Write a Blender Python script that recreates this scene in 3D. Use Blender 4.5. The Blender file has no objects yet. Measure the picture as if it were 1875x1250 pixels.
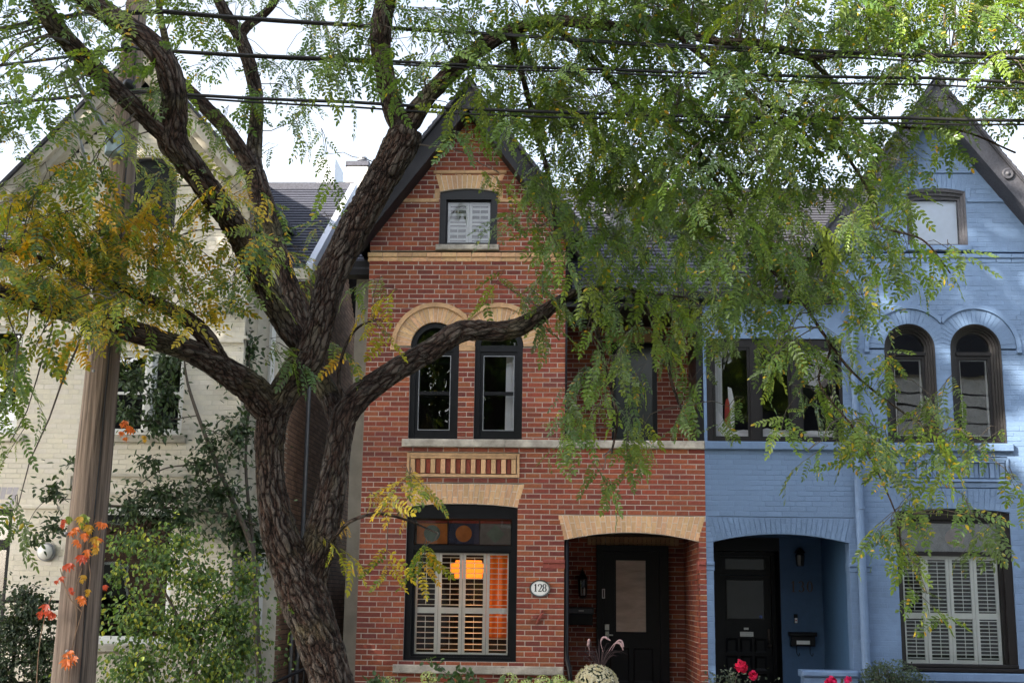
import bpy, math, random
import numpy as np
from mathutils import Vector, Matrix, noise
random.seed(7)
rng = np.random.default_rng(7)
scene = bpy.context.scene
COL = scene.collection

# ------------------------------------------------------------------ camera
W, H, FPX = 1875.0, 1250.0, 2350.0
CAM = Vector((0.0, -18.0, 1.65))
PITCH, ROLL, YAW = math.radians(11.27), math.radians(-0.75), math.radians(2.42)
_f = Vector((-math.sin(YAW), math.cos(YAW), 0)); _r = Vector((math.cos(YAW), math.sin(YAW), 0)); _u = Vector((0, 0, 1))
FWD = _f * math.cos(PITCH) + _u * math.sin(PITCH)
_u2 = _u * math.cos(PITCH) - _f * math.sin(PITCH)
RIGHT = _r * math.cos(ROLL) - _u2 * math.sin(ROLL)
UP = _u2 * math.cos(ROLL) + _r * math.sin(ROLL)
cam_d = bpy.data.cameras.new("camera"); cam = bpy.data.objects.new("camera", cam_d); COL.objects.link(cam)
cam_d.sensor_width = 36.0; cam_d.lens = FPX / W * 36.0; cam_d.clip_start = 0.1; cam_d.clip_end = 3000
M = Matrix((RIGHT, UP, -FWD)).transposed().to_4x4(); M.translation = CAM
cam.matrix_world = M
scene.camera = cam

def at(px, py, Y):
    """the point at depth plane Y that stands at this place of the photograph"""
    d = RIGHT * (px - W / 2) + UP * (H / 2 - py) + FWD * FPX
    return CAM + d * ((Y - CAM.y) / d.y)
def metres(wpx, Y):
    return wpx * (Y - CAM.y) / FPX

# ------------------------------------------------------------------ sky, sun, exposure
SUN_EL, SUN_AZ = math.radians(31), math.radians(52)          # azimuth: left of straight behind the camera
SUN = Vector((-math.sin(SUN_AZ) * math.cos(SUN_EL), -math.cos(SUN_AZ) * math.cos(SUN_EL), math.sin(SUN_EL)))
world = bpy.data.worlds.new("World"); scene.world = world; world.use_nodes = True
wn, wl = world.node_tree.nodes, world.node_tree.links
wn.clear()
sky = wn.new("ShaderNodeTexSky"); sky.sky_type = 'NISHITA'; sky.sun_disc = False
sky.sun_elevation = SUN_EL; sky.sun_rotation = math.atan2(SUN.x, SUN.y)
sky.air_density = 1.0; sky.dust_density = 2.5; sky.ozone_density = 1.0
bw = wn.new("ShaderNodeRGBToBW"); wl.new(sky.outputs[0], bw.inputs[0])
tc = wn.new("ShaderNodeTexCoord"); nz = wn.new("ShaderNodeTexNoise"); nz.inputs['Scale'].default_value = 2.2; nz.inputs['Detail'].default_value = 5
wl.new(tc.outputs['Generated'], nz.inputs['Vector'])
mr = wn.new("ShaderNodeMapRange"); mr.inputs[1].default_value = .3; mr.inputs[2].default_value = .7; mr.inputs[3].default_value = .42; mr.inputs[4].default_value = .72
wl.new(nz.outputs[0], mr.inputs[0])
mx = wn.new("ShaderNodeMixRGB"); wl.new(mr.outputs[0], mx.inputs[0]); wl.new(sky.outputs[0], mx.inputs[1]); wl.new(bw.outputs[0], mx.inputs[2])
bg = wn.new("ShaderNodeBackground"); bg.inputs[1].default_value = 0.15
wl.new(mx.outputs[0], bg.inputs[0])
wo = wn.new("ShaderNodeOutputWorld"); wl.new(bg.outputs[0], wo.inputs[0])
sun_d = bpy.data.lights.new("sun", 'SUN'); sun_d.energy = 5.0; sun_d.angle = math.radians(0.55); sun_d.color = (1, .9, .76)
sun = bpy.data.objects.new("sun", sun_d); COL.objects.link(sun); sun.rotation_euler = SUN.to_track_quat('Z', 'Y').to_euler(); sun.location = (-30, -30, 40)
vs = scene.view_settings; vs.view_transform = 'Standard'; vs.look = 'None'; vs.gamma = 1; vs.use_curve_mapping = False; vs.exposure = 2.1
scene.display_settings.display_device = 'sRGB'
scene.cycles.max_bounces = 7; scene.cycles.transparent_max_bounces = 12; scene.cycles.sample_clamp_indirect = 6

# ------------------------------------------------------------------ materials
def mat(name, base, rough=.7, var=.18, nscale=14., bump=0., bscale=60., tint=None, metal=0., spec=.4, dirt=0., dscale=1.1, stretch=None, second=None, coat=0.):
    m = bpy.data.materials.new(name); m.use_nodes = True
    N, L = m.node_tree.nodes, m.node_tree.links
    p = N['Principled BSDF']; p.inputs['Roughness'].default_value = rough; p.inputs['Metallic'].default_value = metal
    p.inputs['Specular IOR Level'].default_value = spec; p.inputs['Coat Weight'].default_value = coat
    tcn = N.new("ShaderNodeTexCoord"); vec = tcn.outputs['Object']
    if stretch:
        mp = N.new("ShaderNodeMapping"); mp.inputs['Scale'].default_value = stretch; L.new(vec, mp.inputs[0]); vec = mp.outputs[0]
    n = N.new("ShaderNodeTexNoise"); n.inputs['Scale'].default_value = nscale; n.inputs['Detail'].default_value = 6; n.inputs['Roughness'].default_value = .62
    L.new(vec, n.inputs['Vector'])
    r = N.new("ShaderNodeMapRange"); r.inputs[1].default_value = .3; r.inputs[2].default_value = .7; r.inputs[3].default_value = 1 - var; r.inputs[4].default_value = 1 + var
    L.new(n.outputs[0], r.inputs[0])
    if tint == 'attr':
        a = N.new("ShaderNodeAttribute"); a.attribute_name = 'tint'; col = a.outputs['Color']
    elif tint == 'object':
        a = N.new("ShaderNodeObjectInfo"); col = a.outputs['Color']
    else:
        a = N.new("ShaderNodeRGB"); a.outputs[0].default_value = (*base, 1); col = a.outputs[0]
    if second is not None:
        n2 = N.new("ShaderNodeTexNoise"); n2.inputs['Scale'].default_value = second[1]; n2.inputs['Detail'].default_value = 8; n2.inputs['Roughness'].default_value = .7
        L.new(vec, n2.inputs['Vector'])
        rr = N.new("ShaderNodeMapRange"); rr.inputs[1].default_value = second[2]; rr.inputs[2].default_value = second[3]
        L.new(n2.outputs[0], rr.inputs[0])
        mm = N.new("ShaderNodeMixRGB"); L.new(rr.outputs[0], mm.inputs[0]); L.new(col, mm.inputs[1]); mm.inputs[2].default_value = (*second[0], 1); col = mm.outputs[0]
    mul = N.new("ShaderNodeVectorMath"); mul.operation = 'SCALE'; L.new(col, mul.inputs[0]); L.new(r.outputs[0], mul.inputs['Scale'])
    out = mul.outputs[0]
    if dirt:
        n3 = N.new("ShaderNodeTexNoise"); n3.inputs['Scale'].default_value = dscale; n3.inputs['Detail'].default_value = 5
        g = N.new("ShaderNodeTexCoord"); L.new(g.outputs['Object'], n3.inputs['Vector'])
        r3 = N.new("ShaderNodeMapRange"); r3.inputs[1].default_value = .35; r3.inputs[2].default_value = .7; r3.inputs[3].default_value = 1.0; r3.inputs[4].default_value = 1 - dirt
        L.new(n3.outputs[0], r3.inputs[0])
        m2 = N.new("ShaderNodeVectorMath"); m2.operation = 'SCALE'; L.new(out, m2.inputs[0]); L.new(r3.outputs[0], m2.inputs['Scale']); out = m2.outputs[0]
    L.new(out, p.inputs['Base Color'])
    if bump:
        nb = N.new("ShaderNodeTexNoise"); nb.inputs['Scale'].default_value = bscale; nb.inputs['Detail'].default_value = 5
        L.new(vec, nb.inputs['Vector'])
        b = N.new("ShaderNodeBump"); b.inputs['Strength'].default_value = bump; b.inputs['Distance'].default_value = .01
        L.new(nb.outputs[0], b.inputs['Height']); L.new(b.outputs[0], p.inputs['Normal'])
    return m

def leaf_mat(name, transl=.45, rough=.36, spec=.7):
    m = bpy.data.materials.new(name); m.use_nodes = True
    N, L = m.node_tree.nodes, m.node_tree.links
    p = N['Principled BSDF']; p.inputs['Roughness'].default_value = rough; p.inputs['Specular IOR Level'].default_value = spec
    a = N.new("ShaderNodeAttribute"); a.attribute_name = 'tint'
    L.new(a.outputs['Color'], p.inputs['Base Color'])
    t = N.new("ShaderNodeBsdfTranslucent")
    g = N.new("ShaderNodeMixRGB"); g.blend_type = 'MULTIPLY'; g.inputs[0].default_value = 1; g.inputs[2].default_value = (1.25, 1.15, .45, 1)
    L.new(a.outputs['Color'], g.inputs[1]); L.new(g.outputs[0], t.inputs[0])
    ms = N.new("ShaderNodeMixShader"); ms.inputs[0].default_value = transl
    L.new(p.outputs[0], ms.inputs[1]); L.new(t.outputs[0], ms.inputs[2]); L.new(ms.outputs[0], N['Material Output'].inputs[0])
    return m

def glass_mat(name, ior=1.75, tintc=(.92, .95, .96), rough=0.0, wav=0.0, wscale=3.):
    m = bpy.data.materials.new(name); m.use_nodes = True
    N, L = m.node_tree.nodes, m.node_tree.links; N.remove(N['Principled BSDF'])
    fr = N.new("ShaderNodeFresnel"); fr.inputs[0].default_value = ior
    g = N.new("ShaderNodeBsdfGlossy"); g.inputs['Roughness'].default_value = rough
    t = N.new("ShaderNodeBsdfTransparent"); t.inputs[0].default_value = (*tintc, 1)
    if wav:
        n = N.new("ShaderNodeTexNoise"); n.inputs['Scale'].default_value = wscale; n.inputs['Detail'].default_value = 1
        tcn = N.new("ShaderNodeTexCoord"); L.new(tcn.outputs['Object'], n.inputs['Vector'])
        b = N.new("ShaderNodeBump"); b.inputs['Strength'].default_value = wav; b.inputs['Distance'].default_value = .02
        L.new(n.outputs[0], b.inputs['Height']); L.new(b.outputs[0], g.inputs['Normal'])
    ms = N.new("ShaderNodeMixShader"); L.new(fr.outputs[0], ms.inputs[0]); L.new(t.outputs[0], ms.inputs[1]); L.new(g.outputs[0], ms.inputs[2])
    L.new(ms.outputs[0], N['Material Output'].inputs[0])
    return m

def emit_mat(name, col, strength):
    m = bpy.data.materials.new(name); m.use_nodes = True
    p = m.node_tree.nodes['Principled BSDF']; p.inputs['Base Color'].default_value = (*col, 1)
    p.inputs['Emission Color'].default_value = (*col, 1); p.inputs['Emission Strength'].default_value = strength
    return m

MT = dict(
    brick=mat('red_brick', (.3, .07, .045), .85, .26, 34, .6, 140, tint='attr', dirt=.34, dscale=.9),
    brick_o=mat('red_brick_piece', (.3, .07, .045), .85, .26, 34, .6, 140, tint='object', dirt=.2, dscale=3),
    mortar=mat('grey_mortar', (.52, .455, .395), .95, .18, 40, .6, 160, dirt=.3),
    buff=mat('buff_brick', (.55, .36, .17), .85, .16, 26, .4, 120, tint='object'),
    buffs=mat('buff_moulded_brick', (.54, .335, .18), .85, .2, 20, .5, 110, dirt=.3, dscale=3, second=((.25, .16, .10), 5, .60, .74)),
    buffmortar=mat('pale_mortar', (.70, .62, .54), .95, .10, 40, .4, 150),
    stone=mat('limestone_sill', (.44, .40, .34), .85, .28, 9, .8, 50, dirt=.45, dscale=4, second=((.16, .14, .12), 6, .58, .72)),
    blue=mat('blue_painted_brick', (.17, .27, .46), .55, .09, 9, .4, 60, tint='attr', dirt=.28, second=((.085, .13, .21), 3.5, .62, .76)),
    blue_o=mat('blue_painted_brick_piece', (.17, .27, .46), .55, .06, 20, .35, 70, tint='object', dirt=.24),
    bluep=mat('blue_paint', (.122, .194, .322), .5, .09, 9, .35, 50, dirt=.2),
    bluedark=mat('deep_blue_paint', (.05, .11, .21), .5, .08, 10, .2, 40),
    white=mat('cream_painted_brick', (.66, .61, .5), .7, .07, 16, .45, 80, tint='attr', dirt=.18, second=((.28, .09, .07), 2.6, .70, .73)),
    white_o=mat('cream_painted_brick_piece', (.66, .61, .5), .7, .07, 16, .45, 80, tint='object', dirt=.22, second=((.28, .09, .07), 2.6, .70, .73)),
    whitep=mat('cream_paint', (.70, .65, .55), .7, .12, 8, .3, 60, dirt=.3),
    oldwood=mat('weathered_cream_board', (.55, .51, .43), .8, .2, 6, .4, 50, dirt=.4, second=((.05, .045, .04), 7, .62, .72)),
    tan=mat('tan_side_brick', (.34, .22, .16), .9, .2, 20, .4, 100, tint='attr'),
    tanmortar=mat('tan_side_mortar', (.13, .1, .085), .95, .2, 30, .3, 100),
    render=mat('grey_render', (.27, .25, .215), .9, .14, 5, .4, 60, dirt=.3),
    black=mat('black_paint', (.006, .0065, .008), .35, .2, 12, .05, 60, spec=.22),
    blackwood=mat('dark_brown_paint', (.008, .007, .0075), .42, .35, 18, .2, 60, stretch=(6, 6, .6), spec=.25),
    blackmetal=mat('black_sheet_metal', (.011, .011, .014), .5, .25, 4, .1, 30, spec=.22),
    greywood=mat('weathered_dark_board', (.042, .043, .053), .6, .35, 10, .4, 40, stretch=(3, 3, 3)),
    slate=mat('slate', (.05, .054, .075), .7, .35, 30, .5, 90, dirt=.2),
    slatedark=mat('dark_slate', (.035, .036, .046), .75, .35, 30, .5, 90),
    flash=mat('pale_flashing', (.52, .55, .62), .45, .08, 5, .1, 30),
    whitetrim=mat('white_trim', (.72, .73, .72), .5, .06, 10),
    shutter=mat('white_shutter', (.80, .84, .81), .45, .04, 10),
    glass=glass_mat('window_glass', 1.5, (1, 1, 1), wav=.04, wscale=1.6),
    glass_old=glass_mat('wavy_glass', 1.95, (1, 1, 1), wav=.08, wscale=2.2),
    frost=mat('frosted_door_glass', (.44, .31, .23), .12, .2, 3, 1.0, 4, spec=.9, stretch=(1, 1, 3.2)),  # base colour raised to stand in for room light coming through
    doorglass=mat('dark_door_glass', (.03, .033, .036), .18, .1, 5, spec=.6),
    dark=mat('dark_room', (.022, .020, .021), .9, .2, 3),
    roomwarm=mat('warm_room', (.16, .07, .035), .9, .2, 3),
    metal=mat('grey_metal', (.30, .31, .33), .45, .15, 8, metal=.6),
    satin=mat('satin_nickel', (.5, .5, .48), .35, .05, 8, metal=.8),
    plaque=mat('white_enamel', (.8, .8, .78), .25, .02, 8),
    wood=mat('weathered_pole_wood', (.225, .168, .13), .85, .5, 12, 1.0, 22, stretch=(3.2, 3.2, .09), second=((.055, .04, .032), 4, .50, .62)),
    asphalt=mat('asphalt', (.05, .05, .052), .9, .2, 30, .5, 200),
    concrete=mat('concrete', (.46, .45, .42), .9, .12, 12, .4, 120, dirt=.2),
    soil=mat('soil', (.10, .08, .06), .95, .35, 14, .8, 40),
    lawn=mat('grass_ground', (.05, .085, .025), .95, .4, 20, .9, 90),
    cable=mat('black_cable', (.012, .012, .013), .5, .1, 8),
    leaf=leaf_mat('locust_leaf'), leaf2=leaf_mat('shrub_leaf', .35, .5), flower=leaf_mat('petal', .3, .6, .3),
    twig=mat('twig_bark', (.085, .07, .055), .85, .2, 30),
    orange=mat('orange_curtain', (.75, .25, .03), .8, .1, 5),
    lamp=emit_mat('lit_orange_shade', (1.0, .22, .015), .42),
    whitecloth=mat('white_cloth', (.75, .76, .8), .8, .05, 4),
    redcloth=mat('red_cloth', (.45, .05, .04), .8, .1, 6),
    bronze=mat('dark_bronze', (.085, .066, .055), .45, .2, 20, metal=.5),
    terracotta=mat('dark_planter', (.05, .05, .05), .6, .2, 10),
)
# bark: colour follows how deep the furrow is cut (inner bark is redder than the weathered plates, the deepest furrows near black)
def bark_mat():
    m = bpy.data.materials.new('furrowed_bark'); m.use_nodes = True
    N, L = m.node_tree.nodes, m.node_tree.links; p = N['Principled BSDF']; p.inputs['Roughness'].default_value = .9; p.inputs['Specular IOR Level'].default_value = .25
    a = N.new("ShaderNodeAttribute"); a.attribute_name = 'ridge'
    cr = N.new("ShaderNodeValToRGB"); e = cr.color_ramp.elements
    e[0].position = .05; e[0].color = (.010, .007, .006, 1); e[1].position = .95; e[1].color = (.078, .063, .052, 1)
    k = e.new(.35); k.color = (.042, .024, .017, 1); k = e.new(.6); k.color = (.046, .034, .027, 1)
    L.new(a.outputs['Fac'], cr.inputs[0])
    tcn = N.new("ShaderNodeTexCoord"); n = N.new("ShaderNodeTexNoise"); n.inputs['Scale'].default_value = 5; n.inputs['Detail'].default_value = 6
    L.new(tcn.outputs['Object'], n.inputs['Vector'])
    r = N.new("ShaderNodeMapRange"); r.inputs[1].default_value = .3; r.inputs[2].default_value = .7; r.inputs[3].default_value = .65; r.inputs[4].default_value = 1.4; L.new(n.outputs[0], r.inputs[0])
    n2 = N.new("ShaderNodeTexNoise"); n2.inputs['Scale'].default_value = 1.7; n2.inputs['Detail'].default_value = 6; L.new(tcn.outputs['Object'], n2.inputs['Vector'])
    r2 = N.new("ShaderNodeMapRange"); r2.inputs[1].default_value = .55; r2.inputs[2].default_value = .72; L.new(n2.outputs[0], r2.inputs[0])
    mm = N.new("ShaderNodeMixRGB"); L.new(r2.outputs[0], mm.inputs[0]); L.new(cr.outputs[0], mm.inputs[1]); mm.inputs[2].default_value = (.08, .072, .036, 1)
    mu = N.new("ShaderNodeVectorMath"); mu.operation = 'SCALE'; L.new(mm.outputs[0], mu.inputs[0]); L.new(r.outputs[0], mu.inputs['Scale']); L.new(mu.outputs[0], p.inputs['Base Color'])
    co = N.new("ShaderNodeAttribute"); co.attribute_name = 'barkco'
    wn_ = N.new("ShaderNodeTexNoise"); wn_.inputs['Scale'].default_value = 14; wn_.inputs['Detail'].default_value = 4; L.new(co.outputs['Vector'], wn_.inputs['Vector'])
    wm = N.new("ShaderNodeVectorMath"); wm.operation = 'MULTIPLY_ADD'; L.new(wn_.outputs['Color'], wm.inputs[0]); wm.inputs[1].default_value = (.045, .045, .06); L.new(co.outputs['Vector'], wm.inputs[2])
    hs = []
    for sc_, wgt in (((26, 26, 7.5), 1.0), ((62, 62, 24), .45)):
        mp = N.new("ShaderNodeMapping"); mp.inputs['Scale'].default_value = sc_; L.new(wm.outputs[0], mp.inputs[0])
        vo = N.new("ShaderNodeTexVoronoi"); vo.feature = 'DISTANCE_TO_EDGE'; vo.inputs['Scale'].default_value = 1; L.new(mp.outputs[0], vo.inputs['Vector'])
        rr = N.new("ShaderNodeMapRange"); rr.inputs[1].default_value = .0; rr.inputs[2].default_value = .16; rr.inputs[3].default_value = 0; rr.inputs[4].default_value = wgt; L.new(vo.outputs['Distance'], rr.inputs[0]); hs.append(rr.outputs[0])
    nb = N.new("ShaderNodeTexNoise"); nb.inputs['Scale'].default_value = 60; nb.inputs['Detail'].default_value = 7; nb.inputs['Roughness'].default_value = .7; L.new(tcn.outputs['Object'], nb.inputs['Vector'])
    a1 = N.new("ShaderNodeMath"); a1.operation = 'ADD'; L.new(hs[0], a1.inputs[0]); L.new(hs[1], a1.inputs[1]); a2 = N.new("ShaderNodeMath"); a2.operation = 'MULTIPLY_ADD'; L.new(nb.outputs[0], a2.inputs[0]); a2.inputs[1].default_value = .9; L.new(a1.outputs[0], a2.inputs[2])
    b = N.new("ShaderNodeBump"); b.inputs['Strength'].default_value = 1.0; b.inputs['Distance'].default_value = .016; L.new(a2.outputs[0], b.inputs['Height']); L.new(b.outputs[0], p.inputs['Normal'])
    ck = N.new("ShaderNodeMapRange"); ck.inputs[1].default_value = .0; ck.inputs[2].default_value = .9; ck.inputs[3].default_value = .5; ck.inputs[4].default_value = 2.0; L.new(hs[0], ck.inputs[0])  # darkens the crack lines, lightens the plates
    m3 = N.new("ShaderNodeVectorMath"); m3.operation = 'SCALE'; L.new(mu.outputs[0], m3.inputs[0]); L.new(ck.outputs[0], m3.inputs['Scale']); L.new(m3.outputs[0], p.inputs['Base Color'])
    return m
MT['bark'] = bark_mat()

# ------------------------------------------------------------------ object helpers
OFF = {}
def off(o):
    while o is not None and o.parent is not None: o = o.parent
    return OFF.get(o.name, Vector((0, 0, 0))) if o is not None else Vector((0, 0, 0))
def tag(o, label, cat, group=None):
    o['label'] = label; o['category'] = cat
    if group: o['group'] = group
    return o
def thing(name, label, cat, loc, group=None):
    o = bpy.data.objects.new(name, None); COL.objects.link(o); o.location = loc; o.empty_display_size = .2
    OFF[o.name] = Vector(loc)
    return tag(o, label, cat, group)
def link(name, me, parent=None, m=None):
    o = bpy.data.objects.new(name, me); COL.objects.link(o)
    if parent is not None: o.parent = parent
    if m is not None and not me.materials: me.materials.append(m)
    return o
class MB:
    def __init__(s): s.v = []; s.f = []
    def add(s, vs_, fs):
        k = len(s.v); s.v += [tuple(p) for p in vs_]; s.f += [tuple(i + k for i in q) for q in fs]; return s
    def box(s, x0, x1, y0, y1, z0, z1):
        return s.add([(x0, y0, z0), (x1, y0, z0), (x1, y1, z0), (x0, y1, z0), (x0, y0, z1), (x1, y0, z1), (x1, y1, z1), (x0, y1, z1)],
                     [(0, 3, 2, 1), (4, 5, 6, 7), (0, 1, 5, 4), (1, 2, 6, 5), (2, 3, 7, 6), (3, 0, 4, 7)])
    def bbox(s, x0, x1, y0, y1, z0, z1, b=.006):
        """box with chamfered front edges (front = y0)"""
        v = [(x0 + b, y0, z0 + b), (x1 - b, y0, z0 + b), (x1 - b, y0, z1 - b), (x0 + b, y0, z1 - b), (x0, y0 + b, z0), (x1, y0 + b, z0), (x1, y0 + b, z1), (x0, y0 + b, z1), (x0, y1, z0), (x1, y1, z0), (x1, y1, z1), (x0, y1, z1)]
        return s.add(v, [(0, 1, 2, 3), (4, 5, 1, 0), (5, 6, 2, 1), (6, 7, 3, 2), (7, 4, 0, 3), (8, 9, 5, 4), (9, 10, 6, 5), (10, 11, 7, 6), (11, 8, 4, 7), (11, 10, 9, 8)])
    def prism(s, poly, y0, y1):
        n = len(poly); a = sum(poly[i][0] * poly[(i + 1) % n][1] - poly[(i + 1) % n][0] * poly[i][1] for i in range(n))
        if a < 0: poly = poly[::-1]
        v = [(x, y0, z) for x, z in poly] + [(x, y1, z) for x, z in poly]
        return s.add(v, [tuple(range(n)), tuple(range(2 * n - 1, n - 1, -1))] + [(i, i + n, (i + 1) % n + n, (i + 1) % n) for i in range(n)])
    def strip(s, o, i, y0, y1, yi=None):
        """frame between two closed outlines of equal count, front at y0 (inner edge at yi), back at y1"""
        n = len(o); yi = y0 if yi is None else yi
        v = [(x, y0, z) for x, z in o] + [(x, yi, z) for x, z in i] + [(x, y1, z) for x, z in o] + [(x, y1, z) for x, z in i]
        f = []
        for k in range(n):
            j = (k + 1) % n
            f += [(k, j, n + j, n + k), (n + k, n + j, 3 * n + j, 3 * n + k), (j, k, 2 * n + k, 2 * n + j), (2 * n + k, 3 * n + k, 3 * n + j, 2 * n + j)]
        return s.add(v, f)
    def tube(s, pts, rad, n=8, cap=True):
        pts = [Vector(p) for p in pts]; m = len(pts)
        if not hasattr(rad, '__len__'): rad = [rad] * m
        t0 = (pts[1] - pts[0]).normalized(); up = Vector((0, 0, 1)) if abs(t0.z) < .9 else Vector((1, 0, 0))
        a = t0.cross(up).normalized(); k = len(s.v)
        for i, p in enumerate(pts):
            t = (pts[min(i + 1, m - 1)] - pts[max(i - 1, 0)]).normalized()
            a = (a - t * a.dot(t)).normalized(); b = t.cross(a)
            for j in range(n):
                w_ = 2 * math.pi * j / n; s.v.append(tuple(p + (a * math.cos(w_) + b * math.sin(w_)) * rad[i]))
        for i in range(m - 1):
            for j in range(n):
                q = (j + 1) % n; s.f.append((k + i * n + j, k + i * n + q, k + (i + 1) * n + q, k + (i + 1) * n + j))
        if cap:
            s.f.append(tuple(k + j for j in range(n))[::-1]); s.f.append(tuple(k + (m - 1) * n + j for j in range(n)))
        return s
    def lathe(s, c, prof, n=16, axis='z'):
        k = len(s.v); m = len(prof)
        for r, h in prof:
            for j in range(n):
                w_ = 2 * math.pi * j / n; x, y = r * math.cos(w_), r * math.sin(w_)
                s.v.append((c[0] + x, c[1] + y, c[2] + h) if axis == 'z' else (c[0] + x, c[1] - h, c[2] + y))
        for i in range(m - 1):
            for j in range(n):
                q = (j + 1) % n; s.f.append((k + i * n + j, k + i * n + q, k + (i + 1) * n + q, k + (i + 1) * n + j))
        s.f.append(tuple(k + j for j in range(n))[::-1]); s.f.append(tuple(k + (m - 1) * n + j for j in range(n)))
        return s
    def build(s, name, m, parent=None, smooth=False, kind=None, label=None):
        me = bpy.data.meshes.new(name); d = off(parent) if parent is not None else Vector((0, 0, 0))
        me.from_pydata([(p[0] - d.x, p[1] - d.y, p[2] - d.z) for p in s.v], [], s.f); me.update()
        if smooth: me.polygons.foreach_set('use_smooth', [True] * len(me.polygons))
        o = link(name, me, parent, MT[m] if isinstance(m, str) else m)
        if kind: o['kind'] = kind
        if label: o['label'] = label
        return o
def np_mesh(name, V, F, m, parent=None, tint=None, kind=None, attr=None, smooth=False, vattr=None):
    """V (n,3), F (m,4) quads, tint (n,3) per vertex"""
    me = bpy.data.meshes.new(name); V = np.asarray(V, np.float32); F = np.asarray(F, np.int32)
    d = off(parent) if parent is not None else Vector((0, 0, 0)); V = V - np.array(d, np.float32)
    me.vertices.add(len(V)); me.vertices.foreach_set('co', V.ravel())
    me.loops.add(F.size); me.loops.foreach_set('vertex_index', F.ravel())
    me.polygons.add(len(F)); me.polygons.foreach_set('loop_start', np.arange(0, F.size, 4, dtype=np.int32))
    try: me.polygons.foreach_set('loop_total', np.full(len(F), 4, np.int32))
    except Exception: pass
    me.update(calc_edges=True)
    if tint is not None:
        a = me.attributes.new('tint', 'FLOAT_COLOR', 'POINT'); c = np.ones((len(V), 4), np.float32); c[:, :3] = tint; a.data.foreach_set('color', c.ravel())
    if attr is not None:
        a = me.attributes.new(attr[0], 'FLOAT', 'POINT'); a.data.foreach_set('value', np.asarray(attr[1], np.float32))
    if vattr is not None:
        a = me.attributes.new(vattr[0], 'FLOAT_VECTOR', 'POINT'); a.data.foreach_set('vector', np.asarray(vattr[1], np.float32).ravel())
    me.polygons.foreach_set('use_smooth', np.full(len(F), bool(smooth)))
    me.validate(); o = link(name, me, parent, MT[m])
    if kind: o['kind'] = kind
    return o
def structure(o): o['kind'] = 'structure'; return o

# ------------------------------------------------------------------ bricks
def minus(iv, a, b):
    out = []
    for p, q in iv:
        if b <= p or a >= q: out.append((p, q)); continue
        if a > p: out.append((p, a))
        if b < q: out.append((b, q))
    return out
def jit(c, k=.12):
    return tuple(max(0, x * (1 + random.uniform(-k, k))) for x in c)
RED = [(.30, .068, .034), (.27, .058, .032), (.33, .088, .038), (.23, .05, .033), (.35, .105, .045), (.26, .062, .036), (.29, .075, .04), (.20, .048, .036)]
def red_tint():
    c = random.choice(RED); g = random.uniform(.85, 1.15); return tuple(x * g * .88 for x in jit(c, .05))
def blue_tint():
    g = random.uniform(.95, 1.05); return (.125 * g, .198 * g, .325 * g)
def white_tint():
    g = random.uniform(.95, 1.04); return (.74 * g, .685 * g, .585 * g * random.uniform(.95, 1.03))
def tan_tint():
    g = random.uniform(.75, 1.2); return (.36 * g, .225 * g, .16 * g)
COURSE, PITCHB = .0715, .2145
def brick_unit(proud=.012, ch=.003):
    b = MB(); L, Hh = (PITCHB - .010) / 2, (COURSE - .0105) / 2
    b.bbox(-L, L, -proud, 0, -Hh, Hh, ch)
    me = bpy.data.meshes.new('brick')
    me.from_pydata(b.v, [], [f for f in b.f[:-1]]); me.update(); return me
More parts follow.
